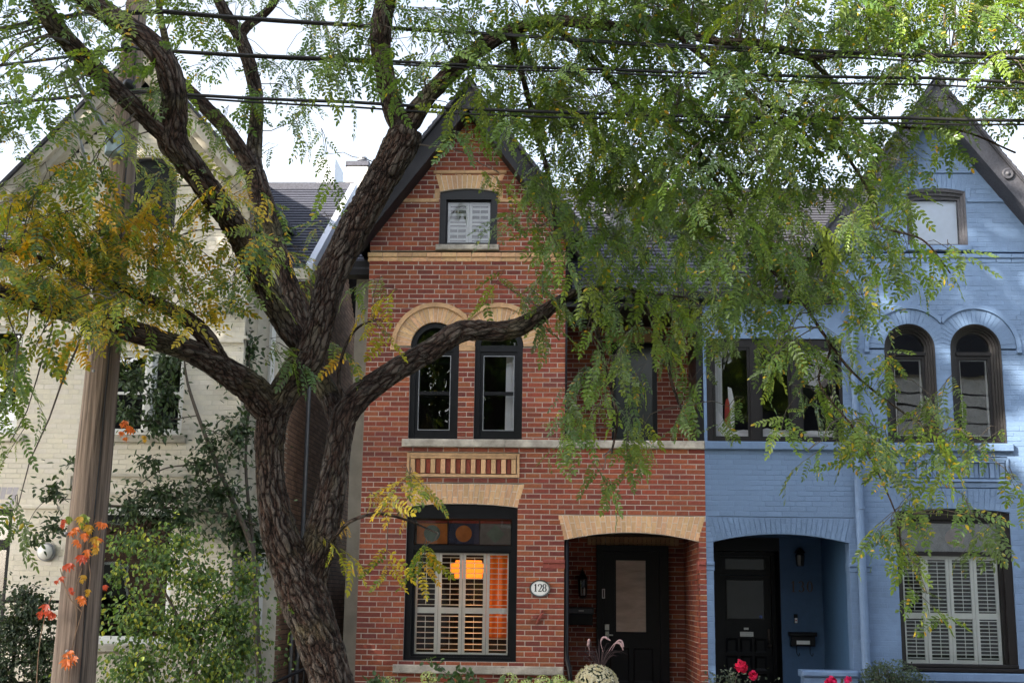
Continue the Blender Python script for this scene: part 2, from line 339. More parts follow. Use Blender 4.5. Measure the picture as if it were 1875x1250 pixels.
def brick_wall(parent, iv, z0, z1, O, U, Nrm, mbrick, mmortar, tintf, thick=.26, pick=None, mobj=None, proud=.007, ch=.003, npick=300, joint=.0105, name='bricks', wall='wall', ragged=.004, zbase=0.0):
    """iv(z0,z1) -> allowed intervals along U; O origin, U along, Nrm outward. Builds the wall body, the bricks (a joined mass)
    and, for those pick() prefers, bricks as objects of their own."""
    O, U, Nrm = Vector(O), Vector(U), Vector(Nrm); Zv = Vector((0, 0, 1))
    k0 = int(math.floor((z0 - zbase) / COURSE)); k1 = int(math.ceil((z1 - zbase) / COURSE)); body = MB(); cand = []
    runs = []
    for k in range(k0, k1):
        a, b = max(z0, zbase + k * COURSE), min(z1, zbase + (k + 1) * COURSE)
        if b - a < .012: continue
        ivs = iv(a, b)
        if runs and runs[-1][2] == ivs and abs(runs[-1][1] - a) < 1e-6: runs[-1][1] = b
        else: runs.append([a, b, ivs])
        sh = (0.0 if k % 2 else .5) * PITCHB + random.uniform(-.012, .012)
        for p, q in ivs:
            u = math.floor((p - sh) / PITCHB) * PITCHB + sh
            edges = [p]
            while u < q:
                e = u + random.uniform(-.011, .011)
                if random.random() < .06: e += random.choice((-.05, .05))
                if e > edges[-1] + .055 and e < q - .045: edges.append(e)
                u += PITCHB
            edges.append(q)
            for i in range(len(edges) - 1):
                g0 = joint / 2 if i else 0; g1 = joint / 2 if i < len(edges) - 2 else 0
                if edges[i + 1] - edges[i] < .03: continue
                cand.append((edges[i] + g0, edges[i + 1] - g1, a + joint / 2 + random.uniform(-.001, .001), b - joint / 2 + random.uniform(-.001, .001)))
    for a, b, ivs in runs:
        for p, q in ivs:
            vs_ = []
            for dz in (a, b):
                for uu, dn in ((p, 0), (q, 0), (q, -thick), (p, -thick)): vs_.append(O + U * uu + Nrm * (dn - .0) + Zv * dz)
            body.add(vs_, [(0, 3, 2, 1), (4, 5, 6, 7), (0, 1, 5, 4), (1, 2, 6, 5), (2, 3, 7, 6), (3, 0, 4, 7)])
    body.build(wall, mmortar, parent)
    singles = set()
    if pick is not None:
        sc = sorted(((pick((c[0] + c[1]) / 2, (c[2] + c[3]) / 2), i) for i, c in enumerate(cand)))
        singles = {i for s_, i in sc[:npick] if s_ < 1e8}
    V, F, T = [], [], []
    for i, (a, b, c, d) in enumerate(cand):
        if i in singles: continue
        dn = proud + random.uniform(-.002, .002); k = len(V)
        r = [random.uniform(-ragged, ragged) * .5 for _ in range(4)]
        for e, inset in ((dn, ch), (dn - ch * .8, 0), (-.004, 0)):
            for uu, zz in ((a + inset + r[0], c + inset), (b - inset + r[1], c + inset + r[2] * .4), (b - inset + r[1], d - inset + r[3] * .4), (a + inset + r[0], d - inset)):
                V.append(tuple(O + U * uu + Nrm * e + Zv * zz))
        F += [(k, k + 1, k + 2, k + 3)] + [(k + 4 + j, k + 4 + (j + 1) % 4, k + (j + 1) % 4, k + j) for j in range(4)] + [(k + 8 + j, k + 8 + (j + 1) % 4, k + 4 + (j + 1) % 4, k + 4 + j) for j in range(4)]
        t = tintf(); T += [t] * 12
    if V: np_mesh(name, V, F, mbrick, parent, T, kind='stuff')
    if singles:
        me = brick_unit(.012, ch); me.materials.append(MT[mobj]); d = off(parent)
        L, Hh = PITCHB - .010, COURSE - .0105
        for i in sorted(singles):
            a, b, c, dd = cand[i]; o = bpy.data.objects.new('brick', me); COL.objects.link(o); o.parent = parent
            o.location = O + U * ((a + b) / 2) + Vector((0, 0, (c + dd) / 2)) - d + Nrm * (proud - .012 + random.uniform(-.002, .002))
            o.scale = ((b - a) / L, 1, (dd - c) / Hh); o.rotation_euler = (0, random.uniform(-.006, .006), 0); o.color = (*tintf(), 1)
def piece(parent, name, poly, y0, y1, m, color=None, inset=.0):
    b = MB(); b.prism(poly, y0, y1); o = b.build(name, m, parent)
    if color: o.color = (*color, 1)
    return o
def shrink(poly, d):
    cx = sum(p[0] for p in poly) / len(poly); cz = sum(p[1] for p in poly) / len(poly); out = []
    n = len(poly)
    for i in range(n):
        p = Vector((poly[i][0], poly[i][1])); a = (Vector(poly[i - 1]) - p); b = (Vector(poly[(i + 1) % n]) - p)
        if a.length < 1e-5 or b.length < 1e-5: out.append(tuple(p)); continue
        v = a.normalized() + b.normalized(); c = Vector((cx, cz)) - p
        if v.length < 1e-4: v = c
        v = v.normalized(); sgn = 1 if v.dot(c) > 0 else -1
        out.append(tuple(p + v * sgn * d * 1.35))
    return out
def buff_tint():
    g = random.uniform(.80, 1.12); return (.56 * g, .345 * g * random.uniform(.94, 1.05), .185 * g)
def jack_arch(parent, xt0, xt1, zt, xb0, xb1, zb, rise, n, m, mm, tintf, name='arch_brick', y=-.006, split=True, ret_body=True):
    """splayed brick arch with flat top: n columns, each split in two at alternating heights"""
    arc = lambda t: zb + rise * (1 - (2 * t - 1) ** 2)
    top = [(xt0 + (xt1 - xt0) * i / n, zt) for i in range(n + 1)]; bot = [(xb0 + (xb1 - xb0) * i / n, arc(i / n)) for i in range(n + 1)]
    MB().prism(bot + top[::-1], y + .007, .14).build('arch_mortar', mm, parent)
    for i in range(n):
        h = (.34 if i % 2 else .66) if split else None
        mid = lambda a, b, t: (a[0] + (b[0] - a[0]) * t, a[1] + (b[1] - a[1]) * t)
        cuts = [0, h, 1] if split else [0, 1]
        for j in range(len(cuts) - 1):
            q = [mid(bot[i], top[i], cuts[j]), mid(bot[i + 1], top[i + 1], cuts[j]), mid(bot[i + 1], top[i + 1], cuts[j + 1]), mid(bot[i], top[i], cuts[j + 1])]
            piece(parent, name, shrink(q, .0058), y + random.uniform(-.002, .002), .1, m, tintf())
def round_arch(parent, cx, cz, r0, r1, r2, n, m, mm, mh, tintf, clampx=None, y=-.006, hood=.035, name='arch_brick', foot=0.0):
    cl = (lambda x: x) if clampx is None else ((lambda x: min(x, clampx)) if clampx > cx else (lambda x: max(x, clampx)))
    P = lambda r, a: (cl(cx + r * math.cos(a)), cz + r * math.sin(a))
    N = 28
    for i in range(n):
        a0, a1 = math.pi * i / n, math.pi * (i + 1) / n; g = .004
        q = [P(r0, a0 + g / r0), P(r1, a0 + g / r1), P(r1, a1 - g / r1), P(r0, a1 - g / r0)]
        if clampx is not None and abs(q[1][0] - clampx) < 1e-6 and abs(q[0][0] - clampx) < 1e-6: continue
        qq = []
        for t in q:
            if not qq or (abs(t[0] - qq[-1][0]) + abs(t[1] - qq[-1][1])) > 1e-5: qq.append(t)
        if len(qq) > 2: piece(parent, name, qq, y + random.uniform(-.002, .002), .1, m, tintf())
    o = [P(r2, math.pi * i / N) for i in range(N + 1)]; ii = [P(r0 + .003, math.pi * i / N) for i in range(N + 1)]
    b = MB(); b.strip(o + ii[::-1][:0], ii, y + .006, .2) if False else None
    # mortar bed behind the wedges and the projecting hood course, in segments
    bm, bh = MB(), MB()
    for i in range(N):
        a0, a1 = math.pi * i / N, math.pi * (i + 1) / N
        bm.prism([P(r0 + .001, a0), P(r2 - .002, a0), P(r2 - .002, a1), P(r0 + .001, a1)], y + .006, .2)
        if clampx is not None and abs(P(r2, (a0 + a1) / 2)[0] - clampx) < 1e-6 and abs(P(r1, (a0 + a1) / 2)[0] - clampx) < 1e-6: continue
        bh.prism([P(r1 + .003, a0), P(r2, a0), P(r2, a1), P(r1 + .003, a1)], -hood, .05)
    bm.build('arch_mortar', mm, parent); bh.build('hood_mould', mh, parent)

# ------------------------------------------------------------------ windows
def outline(x0, x1, z0, zs, kind='flat', rise=0., n=16):
    """closed outline, bottom-left first, anticlockwise seen from the street; zs is the springing height"""
    pts = [(x0, z0), (x1, z0)]
    for i in range(n + 1):
        t = i / n
        if kind == 'round':
            r = (x1 - x0) / 2; a = math.pi * t; pts.append(((x0 + x1) / 2 + r * math.cos(a), zs + r * math.sin(a)))
        else:
            pts.append((x1 + (x0 - x1) * t, zs + (rise if kind == 'seg' else 0) * (1 - (2 * t - 1) ** 2)))
    return pts
def pane(parent, pts, y, m='glass', name='pane', t=.006, label=None):
    return MB().prism(pts, y, y + t).build(name, m, parent, label=label)
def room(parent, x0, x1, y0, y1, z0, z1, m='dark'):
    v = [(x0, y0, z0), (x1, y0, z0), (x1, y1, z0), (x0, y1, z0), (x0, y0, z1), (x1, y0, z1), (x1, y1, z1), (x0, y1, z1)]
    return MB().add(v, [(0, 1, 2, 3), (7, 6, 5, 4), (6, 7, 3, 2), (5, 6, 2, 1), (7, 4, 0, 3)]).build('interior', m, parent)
def plantation(win, x0, x1, z0, z1, zr0, zr1, npan, pitch, y, tilt, slat_t=.008, depth=.062, m='shutter'):
    """plantation shutters: npan panels, stiles and rails as one frame each, every louvre a slat of its own"""
    w_ = (x1 - x0) / npan; st = .042; slat = None; d = off(win)
    for i in range(npan):
        a, b = x0 + i * w_ + .003, x0 + (i + 1) * w_ - .003; f = MB()
        f.box(a, a + st, y - .014, y + .014, z0, z1).box(b - st, b, y - .014, y + .014, z0, z1)
        for p, q in ((z0, z0 + .05), (zr0, zr1), (z1 - .05, z1)): f.box(a + st, b - st, y - .012, y + .012, p, q)
        for p, q in ((z0 + .05, zr0), (zr1, z1 - .05)): f.box((a + b) / 2 - .004, (a + b) / 2 + .004, y - depth / 2 - .008, y - depth / 2 - .001, p + .03, q - .03)
        f.build('shutter_frame', m, win)
        if slat is None:
            s_ = MB(); hl = (b - a - 2 * st) / 2 - .002
            s_.prism([(-depth / 2, 0), (-depth / 4, -slat_t / 2), (depth / 4, -slat_t / 2), (depth / 2, 0), (depth / 4, slat_t / 2), (-depth / 4, slat_t / 2)], -hl, hl)
            slat = bpy.data.meshes.new('slat'); slat.from_pydata([(p[1], p[0], p[2]) for p in s_.v], [], [f_[::-1] for f_ in s_.f]); slat.update(); slat.materials.append(MT[m])
        for p, q in ((z0 + .05, zr0), (zr1, z1 - .05)):
            n = max(1, int(round((q - p) / pitch)))
            for k in range(n):
                o = link('slat', slat, win); o.location = Vector(((a + b) / 2, y, p + (k + .5) * (q - p) / n)) - d; o.rotation_euler = (tilt + random.uniform(-.04, .04), 0, 0)

# ------------------------------------------------------------------ the ground
def slab(name, x0, x1, y0, y1, z0, z1, m): return structure(MB().box(x0, x1, y0, y1, z0, z1).build(name, m))
structure(MB().add([(-900, -900, -.16), (900, -900, -.16), (900, 900, -.16), (-900, 900, -.16)], [(0, 1, 2, 3)]).build('ground', 'lawn'))
slab('road', -120, 120, -16.6, -9.2, -.5, -.12, 'asphalt')
for n_, a, b in (('kerb', -9.2, -9.0), ('kerb', -16.8, -16.6)): slab(n_, -120, 120, a, b, -.5, .02, 'concrete')
slab('grass_verge', -120, 120, -9.0, -6.4, -.5, .004, 'lawn')
slab('pavement', -120, 120, -6.4, -4.6, -.5, .012, 'concrete')
slab('front_garden', -120, 120, -4.6, 30, -.5, 0.0, 'soil')
slab('far_pavement', -120, 120, -19.5, -16.8, -.5, .012, 'concrete')
slab('far_garden', -120, 120, -60, -19.5, -.5, 0, 'lawn')

# ------------------------------------------------------------------ the mirrored pair of houses (red, blue)
CX = -1.425            # middle of the red bay; the pair is mirrored about X = 1.955
def red_iv(a, b):
    zm = (a + b) / 2
    if zm < 3.715: iv = [(-2.85, 1.955)]
    else:
        h = min(1.425, (8.75 - b) / 1.33 + .02)
        if h <= .03: return []
        iv = [(CX - h, CX + h)]
    if .755 < zm < 2.9: iv = minus(iv, -2.2, -.65)
    if 2.87 < zm < 3.2:
        t = (b - 2.87) / .33; t = min(1, max(0, (a - 2.87) / .33)); iv = minus(iv, -2.2 - .07 * t, -.65 + .095 * t)
    if 3.30 < zm < 3.63: iv = minus(iv, -2.215, -.635)
    if .625 < zm < .735: iv = minus(iv, -2.33, 0)
    if zm < 2.45: iv = minus(iv, 0, 1.855)
    if 2.43 < zm < 2.78:
        t = min(1, max(0, (a - 2.435) / .345)); iv = minus(iv, -.005 - .09 * t, 1.857 + .095 * t)
    if 3.715 < zm < 3.825: iv = minus(iv, -2.296, 2)
    if 3.80 < zm < 5.175: iv = minus(minus(iv, -2.216, -1.516), -1.289, -.604)
    for cx in (-1.866, -.9465):
        if zm > 5.165 and b < 5.80:
            h = math.sqrt(max(0, .632 ** 2 - (b - 5.17) ** 2)); iv = minus(iv, cx - h, cx + h)
    if 6.415 < zm < 6.545: iv = minus(iv, -2.9, .1)
    if 6.60 < zm < 6.68: iv = minus(iv, -1.89, -.967)
    if 6.665 < zm < 7.5: iv = minus(iv, -1.846, -.998)
    if 7.47 < zm < 7.74: iv = minus(iv, -1.846 - .07 * min(1, max(0, (a - 7.48) / .26)), -.998 + .07 * min(1, max(0, (a - 7.48) / .26)))
    return iv
def house_front(Hs, P):
    mir = P['mirror']; mxf = (lambda x: 3.91 - x) if mir else (lambda x: x)
    pr = lambda a, b: tuple(sorted((mxf(a), mxf(b))))
    iv = (lambda a, b: sorted((3.91 - q, 3.91 - p) for p, q in red_iv(a, b))) if mir else red_iv
    brick_wall(Hs, iv, 0, 8.72, (0, 0, 0), (1, 0, 0), (0, -1, 0), P['brick'], P['mortar'], P['tint'], pick=P['pick'], mobj=P['brick_o'], proud=P['proud'], ch=P['ch'], joint=P['joint'])
    bb = P['buff']; tf = P['btint']
    x0, x1 = pr(-2.27, -.555); q0, q1 = pr(-2.205, -.645)
    jack_arch(Hs, x0, x1, 3.205, q0, q1, 2.88, .045, 22, bb, P['bmortar'], tf)
    x0, x1 = pr(-.098, 1.952); q0, q1 = pr(-.008, 1.857)
    jack_arch(Hs, x0, x1, 2.782, q0, q1, 2.438, .115, 28, bb, P['bmortar'], tf)
    x0, x1 = pr(-1.924, -.893) if not mir else pr(-1.91, -.92); q0, q1 = pr(-1.846, -.998)
    jack_arch(Hs, x0, x1, 7.745, q0, q1, 7.475, .05, 13, bb, P['bmortar'], tf, split=False)
    for cx in (-1.866, -.9465):
        c = mxf(cx); mid = mxf(-1.406)
        round_arch(Hs, c, 5.17, .35, .565, .632, 23, bb, P['bmortar'], P['hood'], tf, clampx=mid, hood=.035)
    # label stops under the hood moulds, band courses, gable bands
    for cx in (-2.50 + .03, -.315 - .03):
        a, b = pr(cx - .035, cx + .035); MB().bbox(a, b, -.04, .05, 5.10, 5.17, .01).build('label_stop', P['hood'], Hs)
    a, b = pr(-1.516, -1.289); MB().box(a, b, -.008, .1, 5.10, 5.17).build('arch_springer', P['hood'], Hs)
    for k, (z0, z1, pj) in enumerate(((6.418, 6.476, .012), (6.482, 6.545, .032))):
        x = -2.875
        while x < .02:
            w_ = min(.216, .02 - x); a, b = pr(x, x + w_ - .006)
            o = MB().bbox(a, b, -pj + random.uniform(-.002, .002), .06, z0, z1, .005).build('band_brick', bb, Hs); o.color = (*tf(), 1); x += .216
    a, b = pr(-2.85, 0); MB().box(a, b, .0, .07, 6.42, 6.54).build('band_mortar', P['bmortar'], Hs)
    h = (8.75 - 7.37) / 1.33
    for p, q in ((CX - h, -1.86), (-.985, CX + h)):
        a, b = pr(p, q); MB().bbox(a, b, -.022, .05, 7.312, 7.37, .008).build('gable_band', P['hood'], Hs)
    for p, q in ((-1.925, -1.85), (-.994, -.92)):
        a, b = pr(p, q); MB().bbox(a, b, -.010, .05, 7.372, 7.52, .004).build('lintel_drop', P['hood'], Hs)
    a, b = pr(-1.95, -.87); MB().bbox(a, b, -.028, .05, 7.747, 7.80, .01).build('lintel_band', P['hood'], Hs)
    # stone sills
    st = P['stone']
    for (p, q, z0, z1, pj) in ((-2.33, .0, .622, .737, .06), (-2.296, 1.954, 3.712, 3.826, .07), (-1.89, -.967, 6.585, 6.668, .05)):
        a, b = pr(p, q); y1 = .26 if z0 < 5 else .12
        MB().bbox(a, b, -pj, y1, z0, z1, .012).build('window_sill', st, Hs)
    # corbelled panel with upright bricks
    a, b = pr(-2.218, -.632); i0, i1 = pr(-2.15, -.70)
    MB().strip(outline(a, b, 3.297, 3.632), outline(a + .035, b - .035, 3.335, 3.59), -.03, .06, -.022).build('panel_frame', P['hood'], Hs)
    MB().box(a, b, .05, .1, 3.30, 3.63).build('panel_back', P['mortar'], Hs)
    n = 21; w_ = (b - a - .09) / n
    for i in range(n):
        u = a + .045 + i * w_; isred = i % 2 == 1
        o = MB().bbox(u + .004, u + w_ - .004, -.012 if not isred else .012, .06, 3.348, 3.552, .004).build('panel_brick', bb if not isred or mir else 'brick_o', Hs)
        o.color = (*(tf() if (not isred or mir) else red_tint()), 1)
    MB().bbox(a + .045, b - .045, -.02, .06, 3.556, 3.588, .006).build('panel_rail', P['hood'], Hs)
    # imposts beside the porch arch
    for p, q in ((-.295, .012), (1.845, 1.953)):
        a, b = pr(p, q); MB().bbox(a, b, -.03, .26, 2.115, 2.172, .014).build('impost', P['impost'], Hs)
        MB().bbox(a, b, -.012, .255, 2.05, 2.110, .006).build('impost', P['impost'], Hs)
    # gable roof with deep bargeboards
    cx = mxf(CX); zo, zi, ex, s = 9.06, 8.60, 1.66, 1.33
    for sg in (-1, 1):
        bd = MB(); bd.prism([(cx, zo), (cx + sg * ex, zo - s * ex), (cx + sg * (ex - .05), zo - s * ex - .22), (cx + sg * (ex - .30), zi - s * (ex - .30)), (cx, zi)], -.36, -.31)
        o = bd.build('bargeboard', P['barge'], Hs)
        tr = MB()
        for d0, d1, y0 in ((0, .07, -.40), (.36, .46, -.385)):
            tr.prism([(cx, zo - d0), (cx + sg * (ex - .02), zo - d0 - s * (ex - .02)), (cx + sg * (ex - .02), zo - d1 - s * (ex - .02)), (cx, zo - d1)] if d0 == 0 else
                     [(cx, zo - d0), (cx + sg * (ex - .2), zo - d0 - s * (ex - .2)), (cx + sg * (ex - .22), zo - d1 - s * (ex - .22)), (cx, zo - d1)], y0, -.365)
        tr.build('barge_moulding', P['barge'], o)
        ln = math.hypot(1, s)
        if P['rosette']:
            for t in (.38, .92, 1.38):
                c = (cx + sg * t, -.362, zo - .215 - s * t)
                MB().lathe(c, [(.085, 0), (.085, .02), (.065, .03), (.05, .018), (.03, .02), (.022, .035), (.001, .04)], 20, axis='y').build('rosette', P['barge'], o, smooth=True)
        else:
            for k in range(8):
                t = .1 + k * .2; n_ = (s / ln, 1 / ln)
                p0 = (cx + sg * t, zo - .10 - s * t); 
                bt = MB(); dz = .24
                bt.prism([(p0[0] - .008, p0[1]), (p0[0] + .008, p0[1]), (p0[0] + .008 - sg * .10, p0[1] - dz), (p0[0] - .008 - sg * .10, p0[1] - dz)], -.372, -.355)
                bt.build('seam', P['barge'], o)
        # soffit behind the board and the roof slope
        sf = MB(); sf.prism([(cx, zi + .05), (cx + sg * ex, zi + .05 - s * ex), (cx + sg * ex, zi - s * ex), (cx, zi)], -.305, -.002 if sg else 0); sf.build('soffit', P['barge'], Hs)
        rf = MB(); nC = 26
        for k in range(nC):
            u0, u1 = ex * k / nC * 1.02, ex * (k + 1) / nC * 1.02; l0, l1 = .012, .03
            rf.prism([(cx + sg * u0, zo + l0 - s * u0), (cx + sg * u1, zo + l1 - s * u1), (cx + sg * u1, zo - .05 - s * u1), (cx + sg * u0, zo - .05 - s * u0)], -.42, 4.6)
        rf.build('gable_roof', P['slate'], Hs)
    MB().prism([(cx - .12, zo - .10), (cx, zo + .075), (cx + .12, zo - .10), (cx, zo + .02)], -.44, 4.6).build('ridge_cap', P['barge'], Hs)
    return mxf, pr, iv

red = thing('brick_house', 'red brick house with buff arches, black windows and the number 128', 'house', (-.45, 4, 0))
PR = dict(mirror=False, brick='brick', brick_o='brick_o', mortar='mortar', tint=red_tint, buff='buff', btint=buff_tint, bmortar='buffmortar', hood='buffs', stone='stone', impost='brick_imp', barge='blackmetal', slate='slatedark', rosette=False, proud=.007, ch=.003, joint=.0125,
          pick=lambda x, z: (0 if (-.62 < x and z < 3.70 and z > .75) else 5) + abs(z - 2.6) * .2 - (.5 if x > 0 else 0))
MT['shutter_grey'] = mat('grey_shutter', (.36, .37, .37), .5, .1)
MT['brick_imp'] = mat('moulded_red_brick', (.25, .065, .05), .85, .2, 30, .4, 120)
mxf, pr, _ = house_front(red, PR)
blue = thing('brick_house', 'blue painted brick house with dark arched windows and white shutters', 'house', (4.4, 4, 0))
PB = dict(mirror=True, brick='blue', brick_o='blue_o', mortar='bluep', tint=blue_tint, buff='blue_o', btint=blue_tint, bmortar='bluep', hood='bluep', stone='bluep', impost='bluep', barge='greywood', slate='slatedark', rosette=True, proud=.0028, ch=.0025, joint=.007,
          pick=lambda x, z: (0 if (z < 3.70 and z > 2.6 and x < 4.1) else (2 if x > 6.2 or x < 5 else 5)) + abs(z - 3.2) * .2)
mxb, prb, _ = house_front(blue, PB)

# --- main bodies and roofs behind the bays
def main_roof(Hs, x0, x1, yE, zE, yR, zR, m, name='main_roof', back=True, ridge='blackmetal'):
    n = 30; rf = MB(); S = Vector((0, yR - yE, zR - zE)); sl = S.length; nrm = Vector((0, -(zR - zE), yR - yE)).normalized()
    for k in range(n):
        a, b = k / n, (k + 1) / n; j = [random.uniform(-.002, .002) for _ in range(2)]
        p = [Vector((0, yE, zE)) + S * a + nrm * (.026 + j[0]), Vector((0, yE, zE)) + S * b + nrm * .006, Vector((0, yE, zE)) + S * b - nrm * .05, Vector((0, yE, zE)) + S * a - nrm * .05]
        rf.add([(x, q.y, q.z) for x in (x0, x1) for q in p], [(0, 1, 2, 3)[::-1], (4, 5, 6, 7), (0, 4, 5, 1)[::-1], (3, 7, 4, 0)[::-1], (1, 5, 6, 2)[::-1], (2, 6, 7, 3)[::-1]])
    if back: rf.add([(x0, yR, zR), (x1, yR, zR), (x1, 2 * yR - yE, zE), (x0, 2 * yR - yE, zE)], [(0, 1, 2, 3)[::-1]])
    o = rf.build(name, m, Hs)
    MB().box(x0, x1, yR - .08, yR + .08, zR - .03, zR + .09).build('ridge_cap', ridge, o)
    return o
zr = lambda y_: 5.93 + 2.79 * (y_ + .1) / 4.1
main_roof(red, .03, 1.954, -.1, 5.93, 4.0, 8.72, 'slate'); main_roof(red, -2.84, .028, .5, zr(.5), 4.0, 8.72, 'slate'); main_roof(red, -3.38, -2.842, .72, zr(.72), 4.0, 8.72, 'slate')
main_roof(blue, 1.956, 3.88, -.1, 5.93, 4.0, 8.72, 'slatedark'); main_roof(blue, 3.882, 7.3, .5, zr(.5), 4.0, 8.72, 'slatedark')
# side and party walls, plain render on the red house's narrow setback
MB().box(-3.2, -2.86, 1.0, 8.1, 0, 6.4).build('side_wall', 'render', red)
MB().box(-3.36, -2.86, .72, 1.0, 6.40, 6.62).build('eave_box', 'blackmetal', red)
MB().box(-2.84, 1.95, 8.0, 8.2, 0, 6.0).build('rear_wall', 'mortar', red)
MB().box(-2.85, -2.60, .27, 1.2, 0, 6.7).build('bay_side_wall', 'mortar', red)
MB().box(1.96, 6.75, 8.0, 8.2, 0, 6.0).build('rear_wall', 'bluep', blue)
MB().box(6.55, 6.76, .27, 8.0, 0, 6.6).build('side_wall', 'bluep', blue)

# --- porches
def porch(Hs, x0, x1, yb, back_iv, P, deep):
    z0 = .26
    MB().box(x0, x1, -.05, yb, -.05, z0).build('porch_floor', 'concrete', Hs)
    MB().box(x0 - .1, x1 + .1, .27, yb + .6, 2.60, 2.66).build('porch_ceiling', P['ceil'], Hs)
    if P['bricks']:
        brick_wall(Hs, lambda a, b: [(-yb, -.26)], 0, 2.6, (x1, 0, 0), (0, -1, 0), (-1, 0, 0), P['brick'], P['mortar'], P['tint'], thick=.04, proud=.006, name='porch_bricks', wall='porch_wall')
        brick_wall(Hs, lambda a, b: [(.26, yb)], 0, 2.6, (x0, 0, 0), (0, 1, 0), (1, 0, 0), P['brick'], P['mortar'], P['tint'], thick=.04, proud=.006, name='porch_bricks', wall='porch_wall')
        brick_wall(Hs, back_iv, 0, 2.6, (0, yb, 0), (1, 0, 0), (0, -1, 0), P['brick'], P['mortar'], P['tint'], thick=.12, proud=.006, name='porch_bricks', wall='porch_wall')
        # brick returns of the opening itself
        brick_wall(Hs, lambda a, b: [(-.258, .0)], 0, 2.44, (x1, 0, 0), (0, -1, 0), (-1, 0, 0), P['brick'], P['mortar'], P['tint'], thick=.01, proud=.004, name='jamb_bricks', wall='jamb_face')
porch(red, 0, 1.855, 2.2, lambda a, b: minus([(0, 1.855)], .50, 1.605) if (a + b) / 2 < 2.46 else [(0, 1.855)], dict(bricks=True, brick='brick', mortar='mortar', tint=red_tint, ceil='black'), 2.2)
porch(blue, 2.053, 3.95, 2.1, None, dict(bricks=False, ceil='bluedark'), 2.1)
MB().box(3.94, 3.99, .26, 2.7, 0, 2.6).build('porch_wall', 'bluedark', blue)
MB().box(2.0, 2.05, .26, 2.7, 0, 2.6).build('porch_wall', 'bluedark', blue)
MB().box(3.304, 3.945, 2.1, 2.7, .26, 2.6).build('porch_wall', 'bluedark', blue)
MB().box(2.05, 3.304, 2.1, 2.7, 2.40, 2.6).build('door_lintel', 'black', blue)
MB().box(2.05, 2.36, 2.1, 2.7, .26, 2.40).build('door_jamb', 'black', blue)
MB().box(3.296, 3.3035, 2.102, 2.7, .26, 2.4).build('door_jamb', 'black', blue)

# --- red front door
y = 2.16
fr = MB().strip(outline(.50, 1.605, .26, 2.46, n=2), outline(.60, 1.47, .27, 2.37, n=2), y - .05, y + .08)
dr = fr.build('door_frame', 'black', red)
d = MB(); d.strip(outline(.602, 1.468, .275, 2.365, n=2), outline(.80, 1.255, 1.16, 2.235, n=2), y, y + .05)
for a, b in ((.70, .995), (1.06, 1.36)): d.strip(outline(a, b, .42, .92, n=2), outline(a + .03, b - .03, .45, .89, n=2), y - .010, y + .01, y + .004)
door = d.build('front_door', 'black', red)
MB().strip(outline(.778, 1.275, 1.138, 2.254, n=2), outline(.80, 1.255, 1.16, 2.235, n=2), y - .014, y + .02).build('glazing_bead', 'black', door)
pane(door, outline(.80, 1.255, 1.16, 2.235, n=2), y + .012, 'frost', 'frosted_pane')
MB().bbox(.625, .695, y - .03, y, 1.18, 1.27, .006).bbox(.63, .69, y - .025, y, 1.06, 1.165, .006).tube([(.66, y - .03, 1.11), (.66, y - .07, 1.11), (.75, y - .075, 1.11)], .012, 8).build('handle', 'satin', door)
MB().strip(outline(.583, .628, 1.655, 1.80, n=2), outline(.597, .614, 1.67, 1.785, n=2), y - .075, y - .05).build('doorbell', 'whitetrim', dr)
x = .36
while x < 1.74:
    o = MB().bbox(x, x + .062, 2.17, 2.25, 2.465, 2.595, .003).build('lintel_brick', 'buff', red); o.color = (*[c * .8 for c in buff_tint()], 1); x += .071
# black rainwater pipe in the porch's corner
MB().tube([(.035, .05, 2.6), (.035, .05, .95), (.04, .03, .85), (.075, -.05, .72), (.09, -.06, .6), (.09, -.06, 0)], .034, 10).build('drainpipe', 'black', red, smooth=True)

# --- blue front door
y = 2.6
fr = MB().strip(outline(2.36, 3.30, .26, 2.40, n=2), outline(2.44, 3.235, .27, 2.33, n=2), y - .06, y + .08)
fr.box(2.44, 3.235, y - .04, y + .05, 2.045, 2.105)
dr = fr.build('door_frame', 'black', blue)
pane(dr, outline(2.53, 3.14, 2.13, 2.29, n=2), y + .02, 'doorglass', 'transom_pane')
MB().strip(outline(2.44, 3.235, 2.105, 2.33, n=2), outline(2.53, 3.14, 2.13, 2.29, n=2), y - .01, y + .04).build('transom_sash', 'black', dr)
d = MB(); d.strip(outline(2.442, 3.233, .28, 2.04, n=2), outline(2.55, 3.125, 1.375, 1.96, n=2), y, y + .05)
door = d.build('front_door', 'black', blue)
for i in range(3):
    for j in range(3):
        a = 2.515 + i * .222; c = .33 + j * .265
        MB().strip(outline(a, a + .185, c, c + .22, n=2), outline(a + .035, a + .15, c + .035, c + .185, n=2), y - .014, y + .01, y - .002).build('door_panel', 'black', door)
MB().strip(outline(2.53, 3.145, 1.355, 1.98, n=2), outline(2.55, 3.125, 1.375, 1.96, n=2), y - .016, y + .02).build('glazing_bead', 'black', door)
pane(door, outline(2.55, 3.125, 1.375, 1.96, n=2), y + .012, 'doorglass', 'door_pane')
MB().lathe((3.07, y + .010, 1.405), [(.026, 0), (.026, .002), (.001, .003)], 12, axis='y').build('sticker', mat('blue_sticker', (.12, .2, .6), .4), door)
MB().strip(outline(2.74, 2.945, 1.105, 1.175, n=2), outline(2.76, 2.925, 1.122, 1.158, n=2), y - .014, y + .002).box(2.762, 2.923, y - .008, y, 1.124, 1.156).build('letter_slot', 'satin', door)
MB().bbox(2.80, 2.875, y - .008, y, 1.205, 1.24, .004).build('door_plate', 'satin', door)
